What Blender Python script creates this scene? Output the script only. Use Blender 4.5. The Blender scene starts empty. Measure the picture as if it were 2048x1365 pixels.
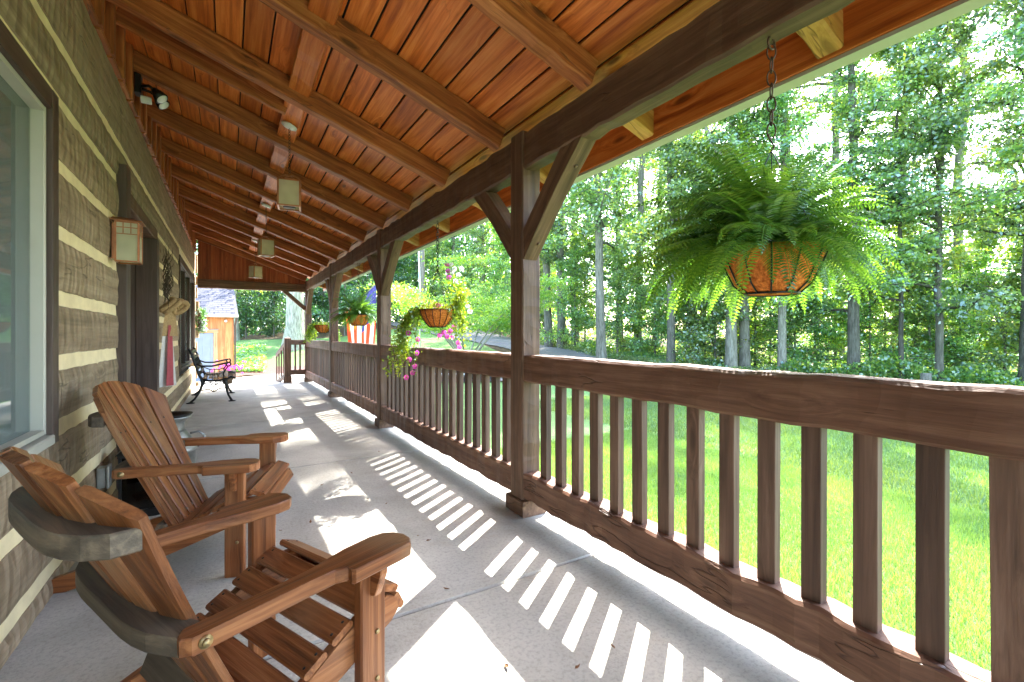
import bpy, math, random
import numpy as np
from mathutils import Vector, Matrix
random.seed(7)
rng = np.random.default_rng(7)
sc = bpy.context.scene
R = math.radians
# ------------------------------------------------------------------ camera, light, exposure
YAW = math.atan(567 / 936.0)
H = 1.2
cam_d = bpy.data.cameras.new('camera'); cam = bpy.data.objects.new('camera', cam_d); sc.collection.objects.link(cam)
cam.location = (0, 0, H); cam.rotation_euler = (R(90), 0, -YAW)
cam_d.sensor_width = 36; cam_d.lens = 936 / 2048 * 36; cam_d.shift_y = -13.5 / 2048
cam_d.clip_start = .02; cam_d.clip_end = 600
sc.camera = cam
SUN_AZ, SUN_EL = R(53.7), R(47)
world = bpy.data.worlds.new('World'); sc.world = world; world.use_nodes = True
nt = world.node_tree; nt.nodes.clear()
sky = nt.nodes.new('ShaderNodeTexSky'); sky.sky_type = 'NISHITA'; sky.sun_disc = False
sky.sun_elevation = SUN_EL; sky.sun_rotation = SUN_AZ; sky.dust_density = 2.0; sky.air_density = 1.0
bg = nt.nodes.new('ShaderNodeBackground'); bg.inputs[1].default_value = .15
wo = nt.nodes.new('ShaderNodeOutputWorld')
nt.links.new(sky.outputs[0], bg.inputs[0]); nt.links.new(bg.outputs[0], wo.inputs[0])
sun_d = bpy.data.lights.new('sun', 'SUN'); sun_d.energy = 2.0; sun_d.angle = R(.5); sun_d.color = (1, .955, .88)
sun = bpy.data.objects.new('sun', sun_d); sc.collection.objects.link(sun)
sdir = Vector((math.sin(SUN_AZ) * math.cos(SUN_EL), math.cos(SUN_AZ) * math.cos(SUN_EL), math.sin(SUN_EL)))
sun.rotation_euler = sdir.to_track_quat('Z', 'Y').to_euler(); sun.location = sdir * 60
sc.view_settings.view_transform = 'Standard'; sc.view_settings.look = 'None'
sc.view_settings.gamma = 1; sc.view_settings.use_curve_mapping = False
sc.view_settings.exposure = 3.92
sc.cycles.use_denoising = True
sc.cycles.max_bounces = 10; sc.cycles.diffuse_bounces = 6; sc.cycles.transparent_max_bounces = 12
sc.cycles.sample_clamp_indirect = 8
# ------------------------------------------------------------------ materials
def mat_new(name):
    m = bpy.data.materials.new(name); m.use_nodes = True
    m.node_tree.nodes.clear()
    return m, m.node_tree
def N(t, typ, **kw):
    n = t.nodes.new(typ)
    for k, v in kw.items():
        if k.startswith('i_'):
            key = k[2:]; key = int(key) if key.isdigit() else key.replace('_', ' ')
            n.inputs[key].default_value = v
        else: setattr(n, k, v)
    return n
def L(t, a, b): t.links.new(a, b)
def ramp(t, fac, stops, interp='LINEAR'):
    r = N(t, 'ShaderNodeValToRGB'); r.color_ramp.interpolation = interp
    e = r.color_ramp.elements
    while len(e) < len(stops): e.new(.5)
    for i, (p, c) in enumerate(stops):
        e[i].position = p; e[i].color = (c[0], c[1], c[2], 1)
    L(t, fac, r.inputs[0]); return r.outputs[0]
def mixc(t, fac, a, b, mode='MIX'):
    m = N(t, 'ShaderNodeMix', data_type='RGBA', blend_type=mode)
    for s, v in ((0, fac), (6, a), (7, b)):
        if hasattr(v, 'links'): L(t, v, m.inputs[s])
        else: m.inputs[s].default_value = v if s == 0 else (*v, 1)
    return m.outputs[2]
def maths(t, op, a, b=0.0):
    m = N(t, 'ShaderNodeMath', operation=op)
    for s, v in ((0, a), (1, b)):
        if hasattr(v, 'links'): L(t, v, m.inputs[s])
        else: m.inputs[s].default_value = v
    return m.outputs[0]
def surf(t, color, rough=.6, bump=None, bd=.01, spec=.4, metal=0.0, **kw):
    p = N(t, 'ShaderNodeBsdfPrincipled'); o = N(t, 'ShaderNodeOutputMaterial')
    if hasattr(color, 'links'): L(t, color, p.inputs['Base Color'])
    else: p.inputs['Base Color'].default_value = (*color, 1)
    if hasattr(rough, 'links'): L(t, rough, p.inputs['Roughness'])
    else: p.inputs['Roughness'].default_value = rough
    p.inputs['Specular IOR Level'].default_value = spec; p.inputs['Metallic'].default_value = metal
    if bump is not None:
        b = N(t, 'ShaderNodeBump'); b.inputs['Distance'].default_value = bd; b.inputs['Strength'].default_value = 1
        L(t, bump, b.inputs['Height']); L(t, b.outputs[0], p.inputs['Normal'])
    L(t, p.outputs[0], o.inputs[0]); return p
def wood(name, dark, mid, light, rough=.6, hewn=0.0, hscale=(9, 5, 5), hrot=(0, .5, .5), knots=.6, grain=1.0, var=.25, spec=.35, streak=None):
    m, t = mat_new(name)
    at = N(t, 'ShaderNodeAttribute', attribute_name='gc')
    oi = N(t, 'ShaderNodeObjectInfo')
    sh = N(t, 'ShaderNodeVectorMath', operation='SCALE'); sh.inputs[0].default_value = (37, 11, 7); L(t, oi.outputs['Random'], sh.inputs[3])
    v = N(t, 'ShaderNodeVectorMath', operation='ADD'); L(t, at.outputs['Vector'], v.inputs[0]); L(t, sh.outputs[0], v.inputs[1])
    # knots
    mk = N(t, 'ShaderNodeMapping'); mk.inputs['Scale'].default_value = (2.1, 7, 7); L(t, v.outputs[0], mk.inputs[0])
    vk = N(t, 'ShaderNodeTexVoronoi'); L(t, mk.outputs[0], vk.inputs['Vector']); vk.inputs['Scale'].default_value = 1
    kn = ramp(t, vk.outputs['Distance'], [(0.0, (1, 1, 1)), (.09, (.9, .9, .9)), (.16, (0, 0, 0))])
    sepk = N(t, 'ShaderNodeSeparateColor'); L(t, vk.outputs['Color'], sepk.inputs[0]); sel = maths(t, 'GREATER_THAN', sepk.outputs[0], .62); kn = maths(t, 'MULTIPLY', kn, sel)
    ring = maths(t, 'MULTIPLY', ramp(t, vk.outputs['Distance'], [(0.0, (1, 1, 1)), (.4, (0, 0, 0))]), sel)
    # grain
    mg = N(t, 'ShaderNodeMapping'); mg.inputs['Scale'].default_value = (1.3, 26 * grain, 26 * grain); L(t, v.outputs[0], mg.inputs[0])
    addr = N(t, 'ShaderNodeVectorMath', operation='ADD'); L(t, mg.outputs[0], addr.inputs[0])
    rs = N(t, 'ShaderNodeVectorMath', operation='SCALE'); rs.inputs[0].default_value = (0, 1.6, 1.6); L(t, ring, rs.inputs[3]); L(t, rs.outputs[0], addr.inputs[1])
    ng = N(t, 'ShaderNodeTexNoise', i_Scale=1.0, i_Detail=5.0, i_Roughness=.62, i_Distortion=.35); L(t, addr.outputs[0], ng.inputs['Vector'])
    mf = N(t, 'ShaderNodeMapping'); mf.inputs['Scale'].default_value = (5, 170, 170); L(t, v.outputs[0], mf.inputs[0])
    nf = N(t, 'ShaderNodeTexNoise', i_Scale=1.0, i_Detail=2.0); L(t, mf.outputs[0], nf.inputs['Vector'])
    nb = N(t, 'ShaderNodeTexNoise', i_Scale=2.2, i_Detail=3.0); L(t, v.outputs[0], nb.inputs['Vector'])
    c = ramp(t, ng.outputs[0], [(.3, dark), (.5, mid), (.68, light)])
    c = mixc(t, maths(t, 'MULTIPLY', nf.outputs[0], .35), c, dark)
    c = mixc(t, maths(t, 'MULTIPLY', kn, knots), c, tuple(x * .3 for x in dark))
    if streak: c = mixc(t, ramp(t, nb.outputs[0], [(.52, (0, 0, 0)), (.72, (.75, .75, .75))]), c, streak)
    hs = N(t, 'ShaderNodeHueSaturation'); L(t, c, hs.inputs['Color'])
    L(t, maths(t, 'ADD', maths(t, 'MULTIPLY', oi.outputs['Random'], var * 2), 1 - var), hs.inputs['Value'])
    br = maths(t, 'ADD', maths(t, 'MULTIPLY', nb.outputs[0], .5), .75)
    c = mixc(t, 1.0, hs.outputs[0], br, 'MULTIPLY')
    bsum = maths(t, 'ADD', maths(t, 'MULTIPLY', ng.outputs[0], .12), maths(t, 'MULTIPLY', nf.outputs[0], .05))
    if hewn:
        mh = N(t, 'ShaderNodeMapping'); mh.inputs['Scale'].default_value = hscale; mh.inputs['Rotation'].default_value = hrot; L(t, v.outputs[0], mh.inputs[0])
        nd = N(t, 'ShaderNodeTexNoise', i_Scale=4.0); L(t, v.outputs[0], nd.inputs['Vector'])
        ad = N(t, 'ShaderNodeVectorMath', operation='ADD'); L(t, mh.outputs[0], ad.inputs[0])
        sc_ = N(t, 'ShaderNodeVectorMath', operation='SCALE'); L(t, nd.outputs['Color'], sc_.inputs[0]); sc_.inputs[3].default_value = .8; L(t, sc_.outputs[0], ad.inputs[1])
        vh = N(t, 'ShaderNodeTexVoronoi', feature='F1'); vh.inputs['Scale'].default_value = 1; L(t, ad.outputs[0], vh.inputs['Vector'])
        bsum = maths(t, 'ADD', bsum, maths(t, 'MULTIPLY', vh.outputs['Distance'], hewn))
    # drying checks
    mc = N(t, 'ShaderNodeMapping'); mc.inputs['Scale'].default_value = (.7, 5.5, 5.5); L(t, v.outputs[0], mc.inputs[0])
    nc = N(t, 'ShaderNodeTexNoise', i_Scale=1.0, i_Detail=4.0, i_Roughness=.5); L(t, mc.outputs[0], nc.inputs['Vector'])
    crk = ramp(t, nc.outputs[0], [(.492, (0, 0, 0)), (.5, (1, 1, 1)), (.508, (0, 0, 0))])
    crk = maths(t, 'MULTIPLY', crk, ramp(t, nb.outputs[0], [(.5, (0, 0, 0)), (.56, (1, 1, 1))]))
    c = mixc(t, maths(t, 'MULTIPLY', crk, .55 if hewn else .2), c, tuple(x * .2 for x in dark))
    bsum = maths(t, 'SUBTRACT', bsum, maths(t, 'MULTIPLY', crk, .15 if hewn else 0))
    surf(t, c, rough, bsum, .02, spec)
    return m
M = {}
M['cedar'] = wood('cedar_ceiling_wood', (.29, .058, .011), (.62, .165, .030), (.78, .285, .072), .42, knots=.8, var=.2)
M['rafter'] = wood('stained_rafter_wood', (.13, .035, .010), (.33, .098, .026), (.54, .20, .062), .55, hewn=.25, knots=.8, var=.12)
M['tail'] = wood('weathered_rafter_wood', (.30, .13, .03), (.48, .24, .06), (.58, .33, .11), .6, hewn=.2, var=.1)
M['post'] = wood('brown_timber', (.060, .030, .017), (.125, .066, .038), (.20, .115, .068), .6, hewn=.45, knots=.7, var=.12)
M['rail'] = wood('brown_rail_timber', (.075, .032, .018), (.15, .070, .040), (.23, .125, .074), .55, hewn=.45, knots=.7, var=.1)
M['bal'] = wood('brown_baluster_wood', (.055, .030, .020), (.125, .070, .046), (.19, .115, .08), .6, knots=.5, var=.3)
M['chair'] = wood('oiled_chair_wood', (.085, .024, .008), (.26, .085, .026), (.43, .17, .06), .40, knots=.15, var=.16, grain=1.5, streak=(.28, .15, .075))
M['hoop'] = wood('dark_weathered_wood', (.055, .04, .028), (.12, .088, .06), (.24, .17, .11), .6, knots=.2, var=.1)
M['endgrain'] = wood('worn_end_wood', (.25, .13, .055), (.42, .24, .11), (.5, .32, .17), .65, knots=.2, var=.1)
M['log'] = wood('hewn_log_wood', (.20, .145, .09), (.30, .22, .14), (.39, .30, .20), .75, hewn=1.6, hscale=(15, 1.2, 3.4), hrot=(0, 0, .25), knots=.5, var=.12, spec=.2)
M['trim'] = wood('dark_trim_wood', (.045, .028, .02), (.075, .048, .036), (.10, .07, .055), .55, knots=.1, var=.1)
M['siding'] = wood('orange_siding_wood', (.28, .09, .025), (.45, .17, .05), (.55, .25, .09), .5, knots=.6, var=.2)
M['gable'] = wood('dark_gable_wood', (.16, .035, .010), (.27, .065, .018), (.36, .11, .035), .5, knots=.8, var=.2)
def simple(name, col, rough=.5, metal=0.0, noise=0.0, scale=20, bump=0.0, spec=.4, col2=None):
    m, t = mat_new(name)
    tc = N(t, 'ShaderNodeTexCoord')
    n = N(t, 'ShaderNodeTexNoise', i_Scale=float(scale), i_Detail=5.0, i_Roughness=.6); L(t, tc.outputs['Object'], n.inputs['Vector'])
    c2 = col2 or tuple(x * (1 - noise) for x in col)
    c = ramp(t, n.outputs[0], [(.35, c2), (.65, col)])
    surf(t, c, rough, n.outputs[0] if bump else None, bump, spec, metal)
    return m
M['chink'] = simple('lime_chinking', (.84, .70, .42), .9, col2=(.72, .59, .35), scale=9, bump=.006)
M['iron'] = simple('black_cast_iron', (.018, .018, .018), .38, .3, .3, 30, .001)
M['copper'] = simple('copper_frame', (.42, .17, .075), .35, .75, .35, 14)
M['steel'] = simple('pale_galvanised_metal', (.34, .34, .32), .42, .7, .45, 9)
M['cream'] = simple('off_white_vinyl', (.62, .60, .50), .45, 0, .08, 5)
M['creamtrim'] = simple('pale_painted_metal', (.42, .40, .33), .5, 0, .08, 5)
M['white'] = simple('white_enamel', (.7, .7, .68), .3, 0, .1, 5)
M['grey'] = simple('grey_door_paint', (.20, .22, .26), .5, 0, .08, 5)
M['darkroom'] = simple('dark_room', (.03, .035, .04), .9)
M['concreteblack'] = simple('black_plastic', (.012, .012, .012), .5)
M['rubber'] = simple('rubber_tyre', (.02, .02, .02), .8)
M['coir'] = simple('orange_coconut_fibre', (.80, .26, .055), .95, 0, .0, 90, .012, .1, col2=(.36, .09, .02))
M['soil'] = simple('potting_soil', (.03, .02, .012), .95, 0, .4, 40, .01)
M['twig'] = simple('grey_twigs', (.10, .07, .045), .9, 0, .5, 30)
M['burlap'] = simple('tan_burlap', (.42, .27, .12), .9, 0, .3, 60, .004)
M['redcloth'] = simple('faded_red_cloth', (.38, .07, .075), .85, 0, .2, 30)
M['whitecloth'] = simple('off_white_cloth', (.6, .56, .5), .85, 0, .12, 30)
M['bluecloth'] = simple('navy_cloth', (.05, .07, .2), .8)
M['flagred'] = simple('flag_red', (.62, .03, .03), .7)
M['dryleaf'] = simple('dry_leaf', (.22, .10, .04), .8, 0, .4, 40)
M['brass'] = simple('brass_bolt', (.42, .30, .14), .4, .8, .3, 40)
M['bulb'] = simple('bulb_glass', (.85, .72, .45), .2)
M['rust'] = simple('rusted_chain', (.12, .07, .045), .6, .6, .5, 60)
M['shingle'] = simple('slate_grey_shingle', (.085, .082, .10), .85, 0, .35, 25, .004)
M['mulch'] = simple('red_brown_mulch', (.17, .085, .07), .95, 0, .5, 25, .03)
M['utility'] = simple('grey_pole_wood', (.28, .24, .2), .9, 0, .3, 10)
def glass(name, tint=(1, 1, 1), refl=.12, haze=0.0, hazecol=(.6, .6, .55)):
    m, t = mat_new(name)
    tr = N(t, 'ShaderNodeBsdfTransparent'); tr.inputs[0].default_value = (*tint, 1)
    g = N(t, 'ShaderNodeBsdfGlossy'); g.inputs['Roughness'].default_value = .03
    fr = N(t, 'ShaderNodeFresnel', i_IOR=1.5)
    mx = N(t, 'ShaderNodeMixShader'); L(t, maths(t, 'ADD', fr.outputs[0], refl - .04), mx.inputs[0])
    L(t, tr.outputs[0], mx.inputs[1]); L(t, g.outputs[0], mx.inputs[2])
    out = mx.outputs[0]
    if haze:
        d = N(t, 'ShaderNodeBsdfDiffuse'); d.inputs[0].default_value = (*hazecol, 1)
        tl = N(t, 'ShaderNodeBsdfTranslucent'); tl.inputs[0].default_value = (*hazecol, 1)
        a = N(t, 'ShaderNodeMixShader', i_0=.5); L(t, d.outputs[0], a.inputs[1]); L(t, tl.outputs[0], a.inputs[2])
        tc = N(t, 'ShaderNodeTexCoord'); n = N(t, 'ShaderNodeTexNoise', i_Scale=14.0, i_Detail=0.0); L(t, tc.outputs['Object'], n.inputs['Vector'])
        b = N(t, 'ShaderNodeMixShader'); L(t, maths(t, 'ADD', maths(t, 'MULTIPLY', n.outputs[0], haze * .3), haze * .85), b.inputs[0]); L(t, out, b.inputs[1]); L(t, a.outputs[0], b.inputs[2]); out = b.outputs[0]
    o = N(t, 'ShaderNodeOutputMaterial'); L(t, out, o.inputs[0]); return m
M['pane'] = glass('window_glass', (.85, .92, .92), .10, .22, (.42, .47, .44))
M['darkpane'] = glass('smoked_glass', (.25, .25, .25), .06)
M['lampglass'] = glass('seeded_lamp_glass', (.97, .95, .85), .08, .42, (.95, .90, .72))
M['sconceglass'] = glass('frosted_art_glass', (.9, .9, .8), .08, .62, (.80, .80, .62))
def leafmat(name, stops, trans=.55, gloss=.06, tboost=1.6, var=.2, tint=(1.5, 1.35, .45)):
    m, t = mat_new(name)
    at = N(t, 'ShaderNodeAttribute', attribute_name='lv')
    c = ramp(t, at.outputs['Fac'], stops)
    oi = N(t, 'ShaderNodeObjectInfo'); hs = N(t, 'ShaderNodeHueSaturation')
    L(t, maths(t, 'ADD', maths(t, 'MULTIPLY', oi.outputs['Random'], var * 2), 1 - var), hs.inputs['Value'])
    L(t, maths(t, 'ADD', maths(t, 'MULTIPLY', oi.outputs['Random'], .03), .485), hs.inputs['Hue'])
    L(t, c, hs.inputs['Color']); c = hs.outputs[0]
    d = N(t, 'ShaderNodeBsdfDiffuse'); L(t, c, d.inputs[0])
    tl = N(t, 'ShaderNodeBsdfTranslucent'); L(t, mixc(t, 1.0, c, tuple(q * tboost for q in tint), 'MULTIPLY'), tl.inputs[0])
    a = N(t, 'ShaderNodeMixShader', i_0=trans); L(t, d.outputs[0], a.inputs[1]); L(t, tl.outputs[0], a.inputs[2])
    g = N(t, 'ShaderNodeBsdfGlossy'); g.inputs['Roughness'].default_value = .35; g.inputs[0].default_value = (.8, .9, 1, 1)
    b = N(t, 'ShaderNodeMixShader', i_0=gloss); L(t, a.outputs[0], b.inputs[1]); L(t, g.outputs[0], b.inputs[2])
    o = N(t, 'ShaderNodeOutputMaterial'); L(t, b.outputs[0], o.inputs[0]); return m
M['leaf'] = leafmat('forest_leaves', [(0, (.03, .085, .04)), (.4, (.09, .19, .06)), (.75, (.20, .32, .06)), (1, (.34, .38, .06))], trans=.45, gloss=.13, tboost=1.7)
M['leafbush'] = leafmat('understory_leaves', [(0, (.045, .12, .06)), (.5, (.11, .23, .06)), (1, (.32, .40, .06))], trans=.5, gloss=.10, tboost=1.8)
M['leafdark'] = leafmat('shrub_leaves', [(0, (.02, .07, .03)), (.5, (.04, .12, .035)), (1, (.09, .18, .05))], gloss=.1)
M['leafmaple'] = leafmat('ornamental_leaves', [(0, (.06, .15, .03)), (.5, (.13, .25, .04)), (1, (.28, .30, .05))])
M['fern'] = leafmat('fern_green', [(0, (.045, .12, .022)), (.5, (.10, .22, .035)), (1, (.20, .32, .06))], trans=.45, gloss=.05, tboost=1.3, var=.05)
M['vine'] = leafmat('trailing_leaves', [(0, (.08, .17, .02)), (.5, (.17, .29, .03)), (1, (.32, .38, .05))], trans=.5)
M['pink'] = leafmat('magenta_petals', [(0, (.6, .06, .4)), (1, (.8, .14, .55))], gloss=.02, tboost=1.0, tint=(1, 1, 1))
M['petalwhite'] = leafmat('white_petals', [(0, (.7, .68, .75)), (1, (.8, .8, .8))], gloss=.02, tboost=.9, tint=(1, 1, 1))
M['grass'] = leafmat('grass_blades', [(0, (.07, .15, .06)), (.5, (.13, .25, .085)), (1, (.27, .36, .10))], gloss=.06, tboost=1.1)
M['ivy'] = leafmat('pale_groundcover', [(0, (.10, .17, .09)), (.5, (.20, .28, .15)), (1, (.34, .42, .24))])
def bark():
    m, t = mat_new('grey_bark'); at = N(t, 'ShaderNodeAttribute', attribute_name='gc'); oi = N(t, 'ShaderNodeObjectInfo')
    mp = N(t, 'ShaderNodeMapping'); mp.inputs['Scale'].default_value = (2.5, 14, 14); L(t, at.outputs['Vector'], mp.inputs[0])
    n = N(t, 'ShaderNodeTexNoise', i_Scale=1.0, i_Detail=6.0, i_Roughness=.7); L(t, mp.outputs[0], n.inputs['Vector'])
    n2 = N(t, 'ShaderNodeTexNoise', i_Scale=.8, i_Detail=3.0); L(t, at.outputs['Vector'], n2.inputs['Vector'])
    c = ramp(t, n.outputs[0], [(.36, (.06, .05, .04)), (.5, (.17, .15, .12)), (.68, (.30, .28, .23))])
    c = mixc(t, maths(t, 'MULTIPLY', n2.outputs[0], .5), c, (.20, .22, .14))
    hs = N(t, 'ShaderNodeHueSaturation'); L(t, c, hs.inputs['Color'])
    col = N(t, 'ShaderNodeAttribute', attribute_type='OBJECT', attribute_name='tone')
    L(t, col.outputs['Fac'], hs.inputs['Value'])
    surf(t, hs.outputs[0], .9, n.outputs[0], .04, .2); return m
M['bark'] = bark()
def concrete():
    m, t = mat_new('broom_finished_concrete'); tc = N(t, 'ShaderNodeTexCoord')
    n1 = N(t, 'ShaderNodeTexNoise', i_Scale=1.4, i_Detail=6.0, i_Roughness=.65, i_Distortion=.5); L(t, tc.outputs['Object'], n1.inputs['Vector'])
    n2 = N(t, 'ShaderNodeTexNoise', i_Scale=60.0, i_Detail=4.0, i_Roughness=.7); L(t, tc.outputs['Object'], n2.inputs['Vector'])
    n3 = N(t, 'ShaderNodeTexNoise', i_Scale=5.0, i_Detail=5.0); L(t, tc.outputs['Object'], n3.inputs['Vector'])
    mp = N(t, 'ShaderNodeMapping'); mp.inputs['Scale'].default_value = (12, 300, 12); L(t, tc.outputs['Object'], mp.inputs[0])
    n4 = N(t, 'ShaderNodeTexNoise', i_Scale=1.0, i_Detail=2.0); L(t, mp.outputs[0], n4.inputs['Vector'])
    c = ramp(t, n1.outputs[0], [(.3, (.33, .31, .27)), (.5, (.44, .42, .375)), (.7, (.53, .51, .46))])
    c = mixc(t, ramp(t, n2.outputs[0], [(.36, (.4, .4, .4)), (.52, (0, 0, 0))]), c, (.20, .195, .18))
    c = mixc(t, ramp(t, n3.outputs[0], [(.6, (0, 0, 0)), (.8, (.5, .5, .5))]), c, (.40, .33, .24))
    vs = N(t, 'ShaderNodeTexVoronoi'); vs.inputs['Scale'].default_value = 2.6; L(t, tc.outputs['Object'], vs.inputs['Vector'])
    c = mixc(t, ramp(t, vs.outputs['Distance'], [(.0, (.6, .6, .6)), (.03, (0, 0, 0))]), c, (.10, .09, .075))
    h = maths(t, 'ADD', n2.outputs[0], maths(t, 'MULTIPLY', n4.outputs[0], .6))
    surf(t, c, .72, h, .0025, .3); return m
M['concrete'] = concrete()
def ground():
    m, t = mat_new('lawn_and_soil'); g = N(t, 'ShaderNodeNewGeometry'); at = N(t, 'ShaderNodeAttribute', attribute_name='lawn')
    n1 = N(t, 'ShaderNodeTexNoise', i_Scale=.6, i_Detail=5.0, i_Roughness=.6); L(t, g.outputs['Position'], n1.inputs['Vector'])
    n2 = N(t, 'ShaderNodeTexNoise', i_Scale=40.0, i_Detail=6.0, i_Roughness=.75); L(t, g.outputs['Position'], n2.inputs['Vector'])
    n3 = N(t, 'ShaderNodeTexNoise', i_Scale=5.0, i_Detail=5.0, i_Roughness=.7); L(t, g.outputs['Position'], n3.inputs['Vector'])
    c = ramp(t, n2.outputs[0], [(.3, (.075, .15, .035)), (.5, (.125, .235, .075)), (.7, (.21, .33, .10))])
    c = mixc(t, ramp(t, n1.outputs[0], [(.45, (0, 0, 0)), (.7, (.6, .6, .6))]), c, (.17, .235, .07))
    f = ramp(t, n3.outputs[0], [(.35, (.06, .045, .028)), (.55, (.13, .09, .05)), (.7, (.09, .12, .035))])
    fac = maths(t, 'ADD', at.outputs['Fac'], maths(t, 'MULTIPLY', maths(t, 'SUBTRACT', n3.outputs[0], .5), .5))
    c = mixc(t, ramp(t, fac, [(.4, (0, 0, 0)), (.55, (1, 1, 1))]), f, c)
    surf(t, c, .95, n2.outputs[0], .03, .15); return m
M['ground'] = ground()
def asphalt():
    m, t = mat_new('grey_driveway'); g = N(t, 'ShaderNodeNewGeometry')
    n = N(t, 'ShaderNodeTexNoise', i_Scale=30.0, i_Detail=6.0, i_Roughness=.8); L(t, g.outputs['Position'], n.inputs['Vector'])
    n1 = N(t, 'ShaderNodeTexNoise', i_Scale=.7, i_Detail=4.0); L(t, g.outputs['Position'], n1.inputs['Vector'])
    c = ramp(t, n.outputs[0], [(.35, (.12, .115, .11)), (.65, (.24, .23, .22))])
    c = mixc(t, ramp(t, n1.outputs[0], [(.5, (0, 0, 0)), (.7, (.5, .5, .5))]), c, (.17, .13, .09))
    surf(t, c, .9, n.outputs[0], .01, .2); return m
M['asphalt'] = asphalt()
# ------------------------------------------------------------------ mesh helpers
def V(*a): return Vector(a)
class MB:
    def __init__(s): s.v = []; s.f = []; s.g = []; s.mi = []; s.sm = []; s.lv = []
    def add(s, vs, fs, gs=None, m=0, smooth=False, lv=.5):
        b = len(s.v); s.v += [tuple(v) for v in vs]
        o = (random.uniform(0, 50), random.uniform(0, 9), random.uniform(0, 9))
        if gs is None: gs = [(v[0], v[1], v[2]) for v in vs]
        s.g += [(g[0] + o[0], g[1] + o[1], g[2] + o[2]) for g in gs]
        s.lv += [lv] * len(vs)
        for f in fs: s.f.append(tuple(i + b for i in f)); s.mi.append(m); s.sm.append(smooth)
        return b
    def beam(s, a, b, w, h, up=(0, 0, 1), seg=1, bev=.0, jit=0.0, m=0, wave=0.0, w2=None, h2=None):
        a = Vector(a); b = Vector(b); t = (b - a); ln = t.length; t.normalize()
        sd = t.cross(Vector(up)).normalized(); u = sd.cross(t).normalized()
        vs = []; gs = []; n = 8 if bev else 4
        ph = random.uniform(0, 9)
        for i in range(seg + 1):
            k = i / seg; ww = (w + ((w2 or w) - w) * k) / 2; hh = (h + ((h2 or h) - h) * k) / 2; p = a + t * ln * k
            if bev: ring = [(ww, hh - bev), (ww - bev, hh), (-ww + bev, hh), (-ww, hh - bev), (-ww, -hh + bev), (-ww + bev, -hh), (ww - bev, -hh), (ww, -hh + bev)]
            else: ring = [(ww, hh), (-ww, hh), (-ww, -hh), (ww, -hh)]
            jj = [random.gauss(0, jit) for _ in range(4)] if jit else [0] * 4
            for q, (x, y) in enumerate(ring):
                if jit:
                    x += jj[0] * (1 if x > 0 else 0) + jj[1] * (1 if x < 0 else 0) + random.gauss(0, jit * .25)
                    y += jj[2] * (1 if y > 0 else 0) + jj[3] * (1 if y < 0 else 0) + random.gauss(0, jit * .25)
                off = wave * math.sin(ph + i * .9)
                vs.append(p + sd * (x) + u * (y + off * (1 if y > 0 else .6))); gs.append((ln * k, x, y))
        fs = []
        for i in range(seg):
            for q in range(n):
                q2 = (q + 1) % n; fs.append((i * n + q, i * n + q2, (i + 1) * n + q2, (i + 1) * n + q))
        fs.append(tuple(range(n))[::-1] if False else tuple(reversed(range(n)))); fs.append(tuple(seg * n + q for q in range(n)))
        s.add(vs, [tuple(reversed(f)) for f in fs], gs, m)
    def box(s, x0, x1, y0, y1, z0, z1, axis='x', m=0, bev=0.0, seg=1, jit=0.0):
        cx, cy, cz = (x0 + x1) / 2, (y0 + y1) / 2, (z0 + z1) / 2
        if axis == 'x': s.beam((x0, cy, cz), (x1, cy, cz), abs(y1 - y0), abs(z1 - z0), m=m, bev=bev, seg=seg, jit=jit)
        elif axis == 'y': s.beam((cx, y0, cz), (cx, y1, cz), abs(x1 - x0), abs(z1 - z0), m=m, bev=bev, seg=seg, jit=jit)
        else: s.beam((cx, cy, z0), (cx, cy, z1), abs(x1 - x0), abs(y1 - y0), up=(0, 1, 0), m=m, bev=bev, seg=seg, jit=jit)
    def tube(s, pts, r, n=8, m=0, smooth=True, cap=True, lv=.5):
        pts = [Vector(p) for p in pts]; k = len(pts)
        rs = r if isinstance(r, (list, tuple)) else [r] * k
        vs = []; gs = []; ref = None; d = 0
        for i, p in enumerate(pts):
            t = (pts[min(i + 1, k - 1)] - pts[max(i - 1, 0)])
            if t.length < 1e-9: t = Vector((0, 0, 1))
            t.normalize()
            if ref is None: ref = t.orthogonal().normalized()
            ref = (ref - t * ref.dot(t));
            ref = ref.normalized() if ref.length > 1e-6 else t.orthogonal().normalized()
            b = t.cross(ref)
            if i: d += (p - pts[i - 1]).length
            for q in range(n):
                a = 2 * math.pi * q / n; c, sn = math.cos(a) * rs[i], math.sin(a) * rs[i]
                vs.append(p + ref * c + b * sn); gs.append((d, c, sn))
        fs = [(i * n + q, i * n + (q + 1) % n, (i + 1) * n + (q + 1) % n, (i + 1) * n + q) for i in range(k - 1) for q in range(n)]
        if cap: fs += [tuple(reversed(range(n))), tuple((k - 1) * n + q for q in range(n))]
        s.add(vs, fs, gs, m, smooth, lv)
    def lathe(s, prof, c=(0, 0, 0), n=24, m=0, smooth=True, cap=True):
        vs = []; k = len(prof)
        for r, z in prof:
            for q in range(n):
                a = 2 * math.pi * q / n; vs.append((c[0] + r * math.cos(a), c[1] + r * math.sin(a), c[2] + z))
        fs = [(i * n + q, i * n + (q + 1) % n, (i + 1) * n + (q + 1) % n, (i + 1) * n + q) for i in range(k - 1) for q in range(n)]
        if cap: fs += [tuple(reversed(range(n))), tuple((k - 1) * n + q for q in range(n))]
        s.add(vs, fs, None, m, smooth)
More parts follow.
